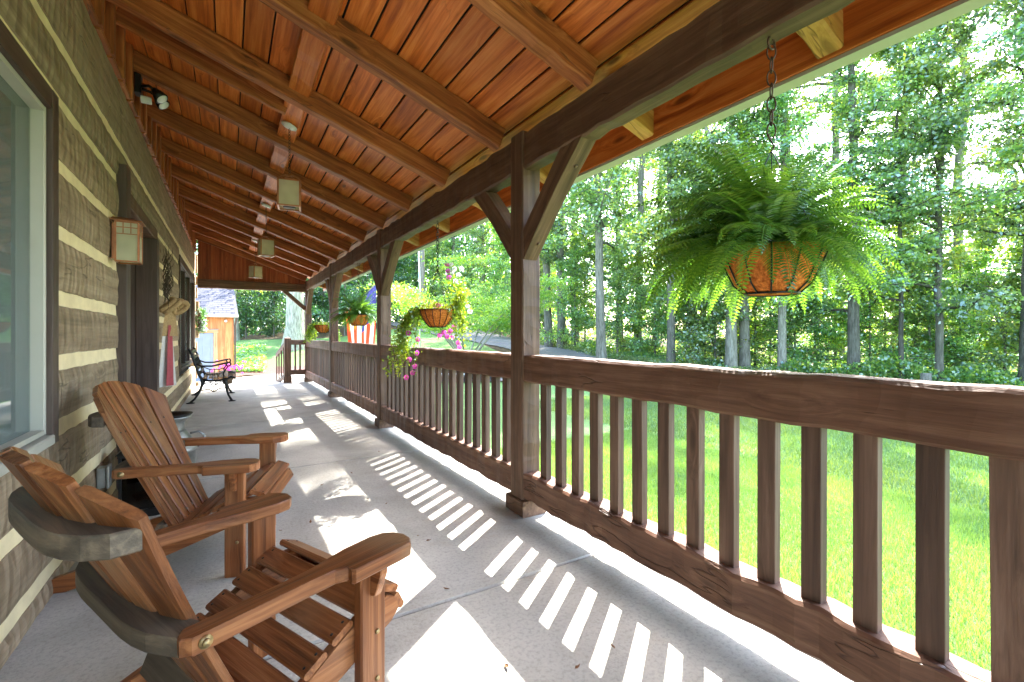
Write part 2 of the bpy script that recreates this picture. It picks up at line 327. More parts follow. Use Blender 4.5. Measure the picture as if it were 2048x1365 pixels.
    def prism(s, outl, o, ex, ey, th, m=0, grain=0, smooth=False):
        # outl 2D points in frame (ex, ey) at origin o, extruded by th along ex x ey
        o = Vector(o); ex = Vector(ex); ey = Vector(ey); ez = ex.cross(ey).normalized(); n = len(outl)
        bv = min(.004, abs(th) * .2)
        cx = sum(p[0] for p in outl) / n; cy = sum(p[1] for p in outl) / n
        vs = []; gs = []
        for lay, (z, sh) in enumerate(((0, 1), (bv, 0), (th - bv, 0), (th, 1))):
            for i, (x, y) in enumerate(outl):
                if sh:
                    dx, dy = cx - x, cy - y; l = math.hypot(dx, dy) or 1; x2, y2 = x + dx / l * bv, y + dy / l * bv
                else: x2, y2 = x, y
                vs.append(o + ex * x2 + ey * y2 + ez * z)
                gs.append((x, y, z) if grain == 0 else (y, x, z))
        fs = [tuple(reversed(range(n))), tuple(3 * n + q for q in range(n))]
        for l in range(3):
            fs += [(l * n + q, l * n + (q + 1) % n, (l + 1) * n + (q + 1) % n, (l + 1) * n + q) for q in range(n)]
        s.add(vs, fs, gs, m)
    def mesh(s, name, mats):
        me = bpy.data.meshes.new(name); me.from_pydata(s.v, [], s.f)
        a = me.attributes.new('gc', 'FLOAT_VECTOR', 'POINT'); a.data.foreach_set('vector', np.array(s.g, dtype=np.float32).ravel())
        a = me.attributes.new('lv', 'FLOAT', 'POINT'); a.data.foreach_set('value', np.array(s.lv, dtype=np.float32))
        me.polygons.foreach_set('use_smooth', s.sm); me.polygons.foreach_set('material_index', s.mi)
        for m in (mats if isinstance(mats, (list, tuple)) else [mats]): me.materials.append(M[m] if isinstance(m, str) else m)
        me.update(); return me
    def build(s, name, mats, parent=None): return link(name, s.mesh(name, mats), parent)
def link(name, data, parent=None):
    o = bpy.data.objects.new(name, data); sc.collection.objects.link(o)
    if parent: o.parent = parent
    return o
def tag(o, label=None, cat=None, group=None, kind=None):
    if label: o['label'] = label
    if cat: o['category'] = cat
    if group: o['group'] = group
    if kind: o['kind'] = kind
    return o
def thing(name, label, cat, loc=(0, 0, 0), rz=0, group=None):
    o = link(name, None); o.location = loc; o.rotation_euler = (0, 0, rz); o.empty_display_size = .1
    return tag(o, label, cat, group)
def copy_tree(o, parent=None):
    c = o.copy(); sc.collection.objects.link(c); c.parent = parent
    for ch in [x for x in sc.objects if x.parent == o]: copy_tree(ch, c)
    return c
def ray(px, py):
    u = (px - 1024) / 936.0; s_, c_ = math.sin(YAW), math.cos(YAW)
    return Vector((s_ + u * c_, c_ - u * s_, (669 - py) / 936.0))
def at(px, w):   # ground-plan position: bearing px, forward distance w metres
    d = ray(px, 669); return d.x * w, d.y * w
# ------------------------------------------------------------------ terrain
CT = []
for y in (-6, -2, 2, 6, 10, 14):
    for x in (-6, 0, 2.2, 6, 9): CT.append((x, y, -.36))
for px, w, z in [(1000, 14.5, -.30), (700, 14.5, -.40), (1300, 13, -.36), (1700, 10, -.42), (2048, 8, -.40), (1000, 19, -.20), (800, 19, -.1), (1200, 18, -.2),
                 (985, 23, .35), (850, 25, .70), (850, 30, 1.15), (900, 33, 1.45), (790, 40, 2.2), (1050, 30, .65), (1122, 26, .42), (1060, 38, 1.0), (1200, 21, .02), (1340, 20, -.22),
                 (1460, 19, -.42), (1706, 18, -.48), (1877, 17, -.65), (2048, 16, -.72), (1460, 30, -.6), (1877, 30, -1.0), (2200, 30, -1.2), (2300, 12, -.6),
                 (400, 16, -.5), (470, 19, -.65), (540, 20, -.62), (540, 24, -.05), (590, 28, .57), (500, 30, .75), (640, 24, .15), (700, 28, .7), (400, 30, .6), (300, 25, .3),
                 (540, 45, 1.2), (300, 50, 1.2), (900, 60, 2.6), (1300, 60, .5), (1800, 60, -1.0), (2300, 60, -1.5), (100, 60, 1.5), (600, 80, 2.6), (1300, 100, .8), (2100, 100, -1.0)]:
    CT.append((*at(px, w), z))
for x, y, z in [(-40, -20, 0), (0, -40, -.6), (40, -40, -1), (60, 0, -1.2), (-40, 40, 1)]: CT.append((x, y, z))
CT = np.array(CT)
def rbf_k(r): return r ** 2 * np.log(r + 1e-6)
_d = np.linalg.norm(CT[:, None, :2] - CT[None, :, :2], axis=2)
_n = len(CT); A = np.zeros((_n + 3, _n + 3)); A[:_n, :_n] = rbf_k(_d) + np.eye(_n) * 3.0
A[:_n, _n] = 1; A[:_n, _n + 1:] = CT[:, :2]; A[_n:, :_n] = A[:_n, _n:].T
W_ = np.linalg.solve(A, np.concatenate([CT[:, 2], [0, 0, 0]]))
def gz_arr(x, y):
    x = np.asarray(x, float); y = np.asarray(y, float); out = np.full(x.shape, W_[_n]) + W_[_n + 1] * x + W_[_n + 2] * y
    for i in range(_n): out += W_[i] * rbf_k(np.hypot(x - CT[i, 0], y - CT[i, 1]))
    return out
def gz(x, y): return float(gz_arr(np.array([x]), np.array([y]))[0])
def persp(x, y):
    s_, c_ = math.sin(YAW), math.cos(YAW); w = x * s_ + y * c_; u = (x * c_ - y * s_) / np.maximum(w, .01); return 1024 + 936 * u, w
gx = np.concatenate([np.linspace(-60, -8, 22), np.linspace(-7, 26, 100), np.linspace(27, 300, 32)])
gy = np.concatenate([np.linspace(-60, -8, 22), np.linspace(-7, 40, 130), np.linspace(42, 320, 32)])
GX, GY = np.meshgrid(gx, gy)
GZ = gz_arr(GX, GY)
far = np.clip((np.hypot(GX, GY) - 70) / 60, 0, 1); GZ = GZ * (1 - far) + np.clip(GZ, -3, 3) * far
GZ += .03 * np.sin(GX * 1.3) * np.sin(GY * 1.1) * np.clip((np.hypot(GX, GY) - 14) / 10, 0, 1)
mask = (GX < 1.75) & (GX > -6) & (GY < 13.2) & (GY > -5)
GZ[mask] = np.minimum(GZ[mask], -.36)
ny, nx = GX.shape
verts = np.stack([GX.ravel(), GY.ravel(), GZ.ravel()], 1)
idx = np.arange(nx * ny).reshape(ny, nx)
faces = np.stack([idx[:-1, :-1], idx[:-1, 1:], idx[1:, 1:], idx[1:, :-1]], -1).reshape(-1, 4)
PX, PW = persp(GX, GY)
ledge = np.interp(PX, [0, 480, 620, 700, 760, 860, 985, 1060, 1200, 1460, 1877, 2048, 2600], [30, 31, 30, 31, 34, 33, 24, 17.5, 16.8, 16.2, 15, 14, 11])
lawn = np.clip((ledge - PW) / 1.5 + .5, 0, 1); lawn[PW < 1] = 1; lawn[(PX > 2600) & (PW > 0)] = 1
me = bpy.data.meshes.new('lawn_ground'); me.from_pydata(verts.tolist(), [], faces.tolist())
a = me.attributes.new('lawn', 'FLOAT', 'POINT'); a.data.foreach_set('value', lawn.ravel().astype(np.float32))
me.polygons.foreach_set('use_smooth', [True] * len(me.polygons)); me.materials.append(M['ground'])
tag(link('lawn_ground', me), kind='structure', label='green lawn and forest floor around the porch')
def strip(name, path, widths, zoff, mat, label, nseg=40, nw=8):
    pts = [Vector((*at(px, w), 0)) for px, w in path]
    P = []
    for i in range(nseg + 1):
        u = i / nseg * (len(pts) - 1); k = min(int(u), len(pts) - 2); f = u - k
        p0, p1, p2, p3 = pts[max(k - 1, 0)], pts[k], pts[k + 1], pts[min(k + 2, len(pts) - 1)]
        p = .5 * ((2 * p1) + (p2 - p0) * f + (2 * p0 - 5 * p1 + 4 * p2 - p3) * f * f + (3 * p1 - p0 - 3 * p2 + p3) * f ** 3)
        P.append((p, widths[k] * (1 - f) + widths[k + 1] * f))
    vs = []
    for i, (p, w) in enumerate(P):
        t = (P[min(i + 1, nseg)][0] - P[max(i - 1, 0)][0]).normalized(); n_ = Vector((-t.y, t.x, 0))
        for j in range(nw + 1):
            q = p + n_ * w * (j / nw - .5 + random.uniform(-.012, .012)); vs.append((q.x, q.y, 0))
    arr = np.array(vs); arr[:, 2] = gz_arr(arr[:, 0], arr[:, 1]) + zoff
    arr[:, 2] += .03 * np.sin(arr[:, 0] * 1.3) * np.sin(arr[:, 1] * 1.1) * np.clip((np.hypot(arr[:, 0], arr[:, 1]) - 14) / 10, 0, 1)
    fs = [(i * (nw + 1) + j, i * (nw + 1) + j + 1, (i + 1) * (nw + 1) + j + 1, (i + 1) * (nw + 1) + j) for i in range(nseg) for j in range(nw)]
    me = bpy.data.meshes.new(name); me.from_pydata(arr.tolist(), [], fs); me.materials.append(M[mat])
    return tag(link(name, me), kind='structure', label=label)
strip('driveway', [(690, 17), (850, 17), (1010, 17), (1150, 18), (1230, 20), (1120, 25), (1010, 28.5), (900, 34), (800, 41), (700, 52)], [4, 4, 4.2, 4.6, 5, 6, 5.5, 5.5, 5, 5], .05, 'asphalt', 'grey paved driveway curving uphill past the lawn', 90)
strip('garden_bed', [(430, 19.5), (480, 20.6), (540, 20.9), (600, 20.6), (660, 19)], [1.6, 1.7, 1.7, 1.7, 1.6], .05, 'mulch', 'red brown mulch strip at the foot of the bank', 20, 4)
# patio beyond the porch end
mb = MB(); pv = []
for i in range(17):
    for j in range(9):
        y = 13.05 + i * .58; x = -4 + j * .75 + (.11 * i if j > 5 else 0)
        z = -.02 - max(0, y - 13.2) * .075 if y < 21 else -.62
        pv.append((x, y, max(z, gz(x, y) + .03) if y > 13.6 else z))
mb.add(pv, [(i * 9 + j, i * 9 + j + 1, (i + 1) * 9 + j + 1, (i + 1) * 9 + j) for i in range(16) for j in range(8)])
tag(mb.build('patio', 'concrete'), kind='structure', label='pale sunlit concrete apron beyond the porch end')
# ------------------------------------------------------------------ porch floor
fl = link('porch_floor', None); tag(fl, kind='structure', label='broom finished concrete porch floor with cut joints')
js = [-3.4, -.72, 1.955, 4.63, 7.31, 9.98, 13.04]
for k in range(len(js) - 1):
    mb = MB(); y0, y1 = js[k] + .005, js[k + 1] - .005
    c = .008
    prof = [(y0, -.4), (y0, -c), (y0 + c, 0), (y1 - c, 0), (y1, -c), (y1, -.4)]
    vs = [(x, y, z) for x in (-.95, 1.93) for y, z in prof]
    mb.add(vs, [(i, i + 1, 7 + i, 6 + i)[::-1] for i in range(5)] + [tuple(range(6)), tuple(reversed(range(6, 12)))])
    mb.build('floor_slab', 'concrete', fl)
mb = MB(); mb.box(-.95, 1.92, -3.4, 13.03, -.45, -.03); mb.build('floor_joint_fill', M['soil'], fl)
# ------------------------------------------------------------------ log house
house = thing('log_house', 'hewn log house wall with pale chinking under the orange porch roof', 'house', (-.703, 0, 0), -.0038)
WIN1 = (.55, 2.985, .70, 2.31); DOOR = (4.42, 6.25, -.1, 2.31); WIN2 = (9.1, 12.72, .60, 2.47)
chz = [(.085, .145), (.385, .452), (.715, .785), (1.03, 1.095), (1.345, 1.405), (1.665, 1.725), (1.99, 2.045), (2.31, 2.357), (2.585, 2.635)]
chz = [(a - .007, b + .007) for a, b in chz]
edges = [-.05] + [z for c in chz for z in c] + [3.07]
logs = [(edges[i], edges[i + 1]) for i in range(0, len(edges), 2)]
def spans(z0, z1):
    ys = [(-3.3, 13.25)]
    for a, b, c, d in (WIN1, DOOR, WIN2):
        if min(z1, d) - max(z0, c) > min(.09, .45 * (z1 - z0)):
            n = []
            for p, q in ys:
                if b <= p or a >= q: n.append((p, q))
                else:
                    if a > p: n.append((p, a))
                    if b < q: n.append((b, q))
            ys = n
    return ys
for z0, z1 in logs:
    for y0, y1 in spans(z0, z1):
        # one hewn log: front face scalloped
        seg = max(2, int((y1 - y0) / .07)); nz = 4; vs = []; gs = []
        for i in range(seg + 1):
            y = y0 + (y1 - y0) * i / seg
            ej = [random.gauss(0, .0018), random.gauss(0, .0018)]
            for j in range(nz + 3):
                if j == 0: x, z = -.14, z0
                elif j == nz + 2: x, z = -.14, z1
                else:
                    f = (j - 1) / nz; z = z0 + ej[0] + (z1 - z0 + ej[1] - ej[0]) * f
                    x = .0 + (.008 * (1 - (2 * f - 1) ** 6) - .010) + random.gauss(0, .0016)
                vs.append((x, y, z)); gs.append((y, x, z))
        n_ = nz + 3
        fs = [(i * n_ + j, (i + 1) * n_ + j, (i + 1) * n_ + j + 1, i * n_ + j + 1) for i in range(seg) for j in range(n_ - 1)]
        fs += [tuple(range(n_)), tuple(reversed(range(seg * n_, seg * n_ + n_)))]
        mb = MB(); mb.add(vs, fs, gs); mb.build('log', 'log', house)
for z0, z1 in chz:
    for y0, y1 in spans(z0, z1):
        mb = MB(); seg = max(2, int((y1 - y0) / .09)); vs = []
        for i in range(seg + 1):
            y = y0 + (y1 - y0) * i / seg
            for x, z in ((-.05, z0 - .02), (-.013 + random.gauss(0, .001), z0 - .015), (-.017 + random.gauss(0, .001), z1 + .015), (-.05, z1 + .02)): vs.append((x, y, z))
        mb.add(vs, [(i * 4 + j, (i + 1) * 4 + j, (i + 1) * 4 + j + 1, i * 4 + j + 1) for i in range(seg) for j in range(3)], None)
        mb.build('chinking', 'chink', house)
# crossing log ends at the far corner
for i, (z0, z1) in enumerate(logs):
    mb = MB(); mb.box(-.35, .02 if i % 2 else .05, 13.26, 13.5 if i % 2 == 0 else 13.42, z0 + .01, z1 - .005, bev=.01); mb.build('log_end', 'log', house)
# board and batten wall above
y = -3.2; 
while y < 12.7:
    mb = MB(); mb.box(-.10, -.03, y, y + .346, 3.075, 3.75, 'z'); mb.build('board', 'cedar', house)
    mb = MB(); mb.box(-.0295, .022, y + .31, y + .39, 3.10, 3.62, 'z', bev=.003); mb.build('batten', 'rafter', house)
    mb = MB(); mb.box(-.0295, .010, y + .0, y + .30, 3.085, 3.125, 'y', bev=.003); mb.build('sill_block', 'rafter', house)
    y += .35
# window 1
def window(y0, y1, z0, z1, lights, trimw, name='window', sash='creamtrim'):
    w = thing.__wrapped__ if False else link(name, None, house)
    mb = MB()
    mb.box(-.12, .010, y0, y0 + trimw, z0, z1, 'z', bev=.003); mb.box(-.12, .010, y1 - trimw, y1, z0, z1, 'z', bev=.003)
    mb.box(-.12, .008, y0 + trimw, y1 - trimw, z1 - trimw, z1, 'y'); mb.build('trim', 'trim', w)
    a, b = y0 + trimw + .002, y1 - trimw - .002; c, d = z0 + .02, z1 - trimw - .002
    mb = MB(); mb.box(-.09, .018, a, b, z0, z0 + .045, 'y', bev=.006); mb.build('sill', sash, w)
    ps = (b - a) / lights
    for k in range(lights):
        p, q = a + ps * k, a + ps * (k + 1); t_ = .022
        mb = MB()
        mb.box(-.085, -.01, p, p + t_, c + .03, d, 'z', bev=.006); mb.box(-.085, -.01, q - t_, q, c + .03, d, 'z', bev=.006)
        mb.box(-.085, -.012, p + t_, q - t_, d - t_, d, 'y'); mb.box(-.085, -.012, p + t_, q - t_, c + .03, c + .03 + t_, 'y')
        mb.box(-.090, -.066, p + t_, q - t_, (c + d) / 2 - .02, (c + d) / 2 + .02, 'y')
        mb.build('sash', sash, w)
        mb = MB(); mb.box(-.062, -.058, p + t_, q - t_, c + .03 + t_, d - t_, 'y'); mb.build('pane', 'pane', w)
        mb = MB(); n_ = 60; vs = []
        for i in range(n_ + 1):
            yy = p + .02 + (q - p - .04) * i / n_; xx = -.115 + .014 * math.sin(i * 1.25) + .006 * math.sin(i * .37)
            vs += [(xx, yy, c), (xx + .004, yy, (c + d) / 2), (xx, yy, d)]
        fs = []
        for i in range(n_): fs += [(i * 3, i * 3 + 3, i * 3 + 4, i * 3 + 1), (i * 3 + 1, i * 3 + 4, i * 3 + 5, i * 3 + 2)]
        mb.add(vs, fs, None, 0, True); mb.build('curtain', M['curtain'], w)
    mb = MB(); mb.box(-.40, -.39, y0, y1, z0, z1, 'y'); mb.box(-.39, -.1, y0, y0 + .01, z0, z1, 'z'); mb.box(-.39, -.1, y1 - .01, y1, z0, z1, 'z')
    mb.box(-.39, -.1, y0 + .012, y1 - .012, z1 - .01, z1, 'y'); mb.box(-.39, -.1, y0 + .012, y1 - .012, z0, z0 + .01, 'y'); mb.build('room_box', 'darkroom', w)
    return w
M['curtain'] = simple('pale_blue_curtain', (.50, .60, .66), .9, 0, .1, 4)
w1 = window(*WIN1[:2], WIN1[2], WIN1[3], 1, .088)
w2 = window(WIN2[0], WIN2[1], WIN2[2], WIN2[3], 3, .11, sash='trim')
# door
dr = link('door_surround', None, house)
mb = MB(); mb.box(-.13, .045, 4.42, 4.58, -.0, 2.45, 'z', bev=.004); mb.build('casing', 'trim', dr); mb = MB(); mb.box(-.13, .05, 6.06, 6.20, -.0, 2.19, 'z', bev=.004); mb.build('casing', 'trim', dr)
mb = MB(); mb.box(-.30, .03, 4.58, 6.26, 2.19, 2.31, 'y', bev=.004); mb.build('lintel', 'post', dr)
mb = MB(); mb.box(-.30, -.131, 6.055, 6.10, 0, 2.19, 'z'); mb.box(-.30, -.131, 4.54, 4.585, 0, 2.19, 'z'); mb.box(-.30, .03, 6.205, 6.26, 0, 2.19, 'z'); mb.build('jamb', 'trim', dr)
mb = MB(); mb.box(-.30, -.255, 4.59, 6.05, .02, 2.185, 'z'); mb.build('door_leaf', M['doorpaint'] if 'doorpaint' in M else simple('deep_red_door', (.10, .02, .02), .4), dr)
mb = MB(); mb.box(-.30, .06, 4.58, 6.06, .002, .03, 'y', bev=.005); mb.build('threshold', 'trim', dr)
mb = MB(); mb.lathe([(.012, 0), (.03, .01), (.032, .04), (.015, .055)], (0, 0, 0), 12)
hd = mb.build('door_knob', 'brass', dr); hd.location = (-.255, 5.9, 1.0); hd.rotation_euler = (0, R(90), 0)
# house roof mass behind the porch
for a_, b_, c_, d_ in [(-3.4, .5, -.4, 3.9), (.5, 3.03, -.4, .69), (.5, 3.03, 2.32, 3.9), (3.03, 4.43, -.4, 3.9), (4.43, 6.24, 2.32, 3.9), (6.24, 9.06, -.4, 3.9), (9.06, 12.76, -.4, .59), (9.06, 12.76, 2.48, 3.9), (12.76, 13.25, -.4, 3.9)]:
    mb = MB(); mb.box(-.5, -.142, a_ + .001, b_ - .001, c_ + .001, d_ - .001, 'z'); mb.build('inner_wall', 'darkroom', house)
mb = MB(); mb.box(-.56, -.51, -3.4, 13.3, -.4, 3.9, 'z'); mb.build('inner_wall', 'darkroom', house)
# cover openings where inner wall would block: keep wall thin behind rooms
# ------------------------------------------------------------------ timber porch
porch = thing('timber_porch', 'brown timber framed porch with orange board ceiling and rafters', 'porch')
PITCH = .36; XP = 1.66
def zr(x): return 2.53 - PITCH * (x - XP)        # rafter underside
RD = .155                                       # rafter depth
up_r = Vector((PITCH, 0, 1)).normalized()
XE = 2.13
posts_y = [-.705 + 3.385 * k for k in range(0, 5)]
for k, y in enumerate(posts_y):
    mb = MB(); mb.beam((1.7275, y, .10), (1.7275, y, 2.545), .145, .155, up=(0, 1, 0), seg=26, bev=.009, jit=.0016); p = mb.build('post', 'post', porch)
    mb = MB(); mb.box(1.638, 1.824, y - .113, y + .113, 0.001, .105, 'y', bev=.008, seg=3, jit=.001); mb.build('base_block', 'post', p)
    for sgn in (-1, 1):
        if k == 0 and sgn < 0: continue
        if k == 4 and sgn > 0: continue
        mb = MB(); n_ = 10; a = Vector((1.722, y + sgn * .045, 1.76)); b = Vector((1.722, y + sgn * .62, 2.335))
        ex = (b - a).normalized(); ey = Vector((0, -ex.z, ex.y)) if sgn > 0 else Vector((0, ex.z, -ex.y))
        ln = (b - a).length; outl = []
        hw = .070
        def bow(f): return .016 * math.sin(math.pi * f)
        for i in range(n_ + 1):
            f = i / n_; outl.append((ln * f + (.07 if i == n_ else (-.06 if i == 0 else 0)), -hw + bow(f)))
        for i in range(n_ + 1):
            f = 1 - i / n_; outl.append((ln * f + (-.07 if i == 0 else (.06 if i == n_ else 0)), hw + bow(f) * .3))
        mb.prism(outl, a - Vector((.048 if sgn > 0 else -.048, 0, 0)), ex, ey, .105); mb.build('brace', 'post', porch)
        for f in (.13, .8):
            mb = MB(); c = a + ex * ln * f
            mb.tube([c + ey * (hw - .004) * -1, c + ey * -(hw + .0)], .011, 10); mb.build('peg', 'post', porch)
mb = MB()
for a, b in [(-3.3, posts_y[1] - .08), (posts_y[1] + .08, posts_y[2] - .08), (posts_y[2] + .08, posts_y[3] - .08), (posts_y[3] + .08, posts_y[4] - .08), (posts_y[4] + .08, 13.1)]:
    mb = MB(); mb.beam((1.717, a, 2.41), (1.717, b, 2.41), .112, .235, seg=max(2, int((b - a) / .09)), bev=.012, jit=.0035, wave=.003); mb.build('plate_beam', 'post', porch)
raf = [1.963 + .985 * k for k in range(-5, 12)]
dv = Vector((1, 0, -PITCH)).normalized()
for y in raf:
    a = Vector((-.72, y, zr(-.72))) + up_r * RD / 2; b = Vector((1.655, y, zr(1.655))) + up_r * RD / 2
    mb = MB(); mb.beam(a, b, .098, RD, up=up_r, seg=28, bev=.008, jit=.0022); rf = mb.build('rafter', 'rafter', porch)
    mb = MB(); a2 = Vector((1.785, y, zr(1.785))) + up_r * RD / 2; b2 = Vector((XE, y, zr(XE))) + up_r * (RD / 2)
    mb.beam(a2, b2, .098, RD, up=up_r, seg=6, bev=.01, jit=.002); mb.build('rafter_tail', 'tail', porch)
# ceiling boards, running along the porch
s0 = -.74; k = 0; bw = .176 
slope_len = math.hypot(1, PITCH)
x = s0
while x < XE:
    x2 = min(x + bw / slope_len, XE + .02)
    cuts = [-3.3] + sorted(random.sample([r for r in raf if r > -1 and r < 12], 2)) + [13.15]
    for i in range(len(cuts) - 1):
        a, b = cuts[i] + .001, cuts[i + 1] - .001
        xc = (x + x2) / 2; z = zr(xc) + (RD + .012) * math.hypot(1, PITCH)
        mb = MB(); mb.beam((xc, a, z), (xc, b, z), (x2 - x) * slope_len - .012, .02, up=up_r, bev=.004); mb.build('ceiling_board', 'cedar', porch)
    x = x2
mb = MB(); zc = lambda x: zr(x) + (RD + .03) * math.hypot(1, PITCH)
mb.add([(-.8, -3.4, zc(-.8)), (2.2, -3.4, zc(2.2)), (2.2, 13.2, zc(2.2)), (-.8, 13.2, zc(-.8)), (-.8, -3.4, zc(-.8) + .1), (2.2, -3.4, zc(2.2) + .1), (2.2, 13.2, zc(2.2) + .1), (-.8, 13.2, zc(-.8) + .1)],
       [(0, 3, 2, 1), (4, 5, 6, 7), (0, 1, 5, 4), (1, 2, 6, 5), (2, 3, 7, 6), (3, 0, 4, 7)]); mb.build('roof_deck', 'darkroom', porch)
# blocking boxes between rafters (wiring chase)
for i in range(len(raf) - 1):
    a, b = raf[i] + .05, raf[i + 1] - .05
    if raf[i] > 11.5: continue
    mb = MB(); xc = .47; z = zr(xc) + .118
    mb.beam((xc, a, z), (xc, b, z), .155, .085, up=up_r, seg=8, bev=.008, jit=.002); mb.build('blocking', 'cedar', porch)
# trim strip beside one rafter near the wall
mb = MB(); y = raf[7] - .30 if False else 3.98 + .27
a = Vector((-.70, y, zr(-.70))) + up_r * .075; b = Vector((.39, y, zr(.39))) + up_r * .075
mb.beam(a, b, .05, .12, up=up_r, seg=10, bev=.005, jit=.0015); mb.build('conduit_cover', 'rafter', porch)
mb = MB(); y = 3.02 + .27
# fascia, drip edge and gutter
ze = zr(XE)
fx = XE + .016
seams = [-3.3, .35, 3.9, 7.5, 11.2, 13.15]
for i in range(5):
    mb = MB(); mb.box(fx - .014, fx + .014, seams[i] + .002, seams[i + 1] - .002, ze - .015, ze + .20, 'y', bev=.002); mb.build('fascia_board', 'cedar', porch)
mb = MB(); mb.box(fx + .016, fx + .021, -3.3, 13.15, ze - .03, ze + .2, 'y'); mb.box(fx - .006, fx + .0155, -3.3, 13.15, ze - .034, ze - .018, 'y'); mb.build('drip_edge', 'creamtrim', porch)
mb = MB(); prof = [(0, .13), (0, 0), (.075, 0), (.11, .05), (.115, .12), (.125, .125)]
vs = []
for y in (-3.35, 13.2):
    for px_, pz in prof: vs.append((fx + .0225 + px_, y, ze - .02 + pz))
    for px_, pz in reversed(prof): vs.append((fx + .0225 + max(px_ - .003, .003), y, ze - .02 + max(pz, .003) + .001))
n_ = len(prof) * 2
mb.add(vs, [(i, (i + 1) % n_, n_ + (i + 1) % n_, n_ + i) for i in range(n_)] + [tuple(range(n_)), tuple(reversed(range(n_, 2 * n_)))]); mb.build('gutter', 'creamtrim', porch)
# far end beam and gable boards
ye = posts_y[4] + .0
mb = MB(); mb.beam((-.60, ye, 2.36), (1.653, ye, 2.36), .14, .20, seg=24, bev=.01, jit=.003); mb.build('end_beam', 'post', porch)
mb = MB(); a = Vector((1.66, ye, 1.84)); b = Vector((1.15, ye, 2.30)); mb.beam(a, b, .09, .11, up=(0, 1, 0), seg=8, bev=.008, jit=.002); mb.build('brace', 'post', porch)
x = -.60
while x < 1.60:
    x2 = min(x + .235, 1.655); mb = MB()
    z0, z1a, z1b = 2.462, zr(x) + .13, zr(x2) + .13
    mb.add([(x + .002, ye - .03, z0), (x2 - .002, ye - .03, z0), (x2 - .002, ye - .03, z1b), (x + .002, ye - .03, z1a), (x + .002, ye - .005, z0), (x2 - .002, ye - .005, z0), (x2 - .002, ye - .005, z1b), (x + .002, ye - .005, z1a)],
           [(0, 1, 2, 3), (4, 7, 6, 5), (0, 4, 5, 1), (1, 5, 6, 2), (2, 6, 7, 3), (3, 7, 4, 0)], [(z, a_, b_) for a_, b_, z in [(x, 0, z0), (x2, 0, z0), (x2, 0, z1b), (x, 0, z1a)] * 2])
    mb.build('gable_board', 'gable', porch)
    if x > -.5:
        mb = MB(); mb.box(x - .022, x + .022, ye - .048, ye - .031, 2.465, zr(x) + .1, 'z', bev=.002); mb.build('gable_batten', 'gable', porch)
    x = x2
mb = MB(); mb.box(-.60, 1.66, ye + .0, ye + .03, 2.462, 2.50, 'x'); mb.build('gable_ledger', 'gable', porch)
# ------------------------------------------------------------------ railings
def railing(y0, y1, label, first=None):
    t = thing('porch_railing', label, 'railing', (1.7275, (y0 + y1) / 2, .1), 0, 'railing bays along the porch edge')
    yc = (y0 + y1) / 2
    mb = MB(); mb.beam((0, y0 - yc, .975 - .1), (0, y1 - yc, .975 - .1), .125, .175, seg=int((y1 - y0) / .1), bev=.012, jit=.0024, wave=.0018); mb.build('top_rail', 'rail', t)
    mb = MB(); mb.beam((0, y0 - yc, .197 - .1), (0, y1 - yc, .197 - .1), .125, .175, seg=int((y1 - y0) / .075), bev=.012, jit=.0038, wave=.004); mb.build('bottom_rail', 'rail', t)
    n_ = 19; sp = (y1 - y0) / (n_ + 1); b0 = None
    for i in range(n_):
        y = y0 + sp * (i + 1) if first is None else first - .1592 * (n_ - 1 - i)
        if b0 is None:
            mb = MB(); mb.box(-.02, .02, -.033, .033, .155, .81, 'z', bev=.002); b0 = mb.build('baluster', 'bal', t); b = b0
        else: b = b0.copy(); sc.collection.objects.link(b)
        b.parent = t; b.location = (-.002 + random.uniform(-.002, .002), y - yc, 0); b.rotation_euler = (random.gauss(0, .0035), random.gauss(0, .002), random.gauss(0, .03))
    return t
railing(posts_y[0] + .079, posts_y[1] - .079, 'nearest railing bay in front of the lawn, in the right foreground', 2.275 + .159)
railing(posts_y[1] + .079, posts_y[2] - .079, 'railing bay under the pink petunia basket, second from the camera')
railing(posts_y[2] + .079, posts_y[3] - .079, 'railing bay in front of the red and white flag')
railing(posts_y[3] + .079, posts_y[4] - .079, 'farthest railing bay along the porch edge under the small white flower basket')
t = thing('end_railing', 'short end railing with two balusters between corner post and newel post at far porch end', 'railing', (1.4, ye, 0))
mb = MB(); mb.box(-.235, -.055, -.09, .09, .001, .16, 'z', bev=.008); mb.box(-.22, -.07, -.075, .075, .16, 1.10, 'z', bev=.008, seg=10, jit=.0015); mb.add([(-.225, -.08, 1.10), (-.065, -.08, 1.10), (-.065, .08, 1.10), (-.225, .08, 1.10), (-.145, 0, 1.14)], [(0, 1, 4), (1, 2, 4), (2, 3, 4), (3, 0, 4), (3, 2, 1, 0)]); mb.build('newel_post', 'post', t)
for z in (.25, 1.0):
    mb = MB(); mb.beam((-.07, 0, z), (.25, 0, z), .08, .12, seg=5, bev=.008, jit=.002); mb.build('rail', 'post', t)
for x in (.03, .14):
    mb = MB(); mb.box(x - .02, x + .02, -.02, .02, .31, .94, 'z'); mb.build('baluster', 'bal', t)
mb = MB(); mb.beam((-.16, .08, 1.0), (-.26, 1.6, .62), .06, .10, seg=4, bev=.006, jit=.001); mb.beam((-.16, .08, .2), (-.26, 1.6, -.15), .06, .10, seg=4, bev=.006, jit=.001)
for f in (.25, .5, .75, 1.0): mb.box(-.16 - .1 * f - .02, -.16 - .1 * f + .02, .08 + 1.52 * f - .02, .08 + 1.52 * f + .02, (.2 - .35 * f) - (.25 if f == 1 else 0), 1.0 - .38 * f, 'z')
mb.build('stair_handrail', 'bal', t)
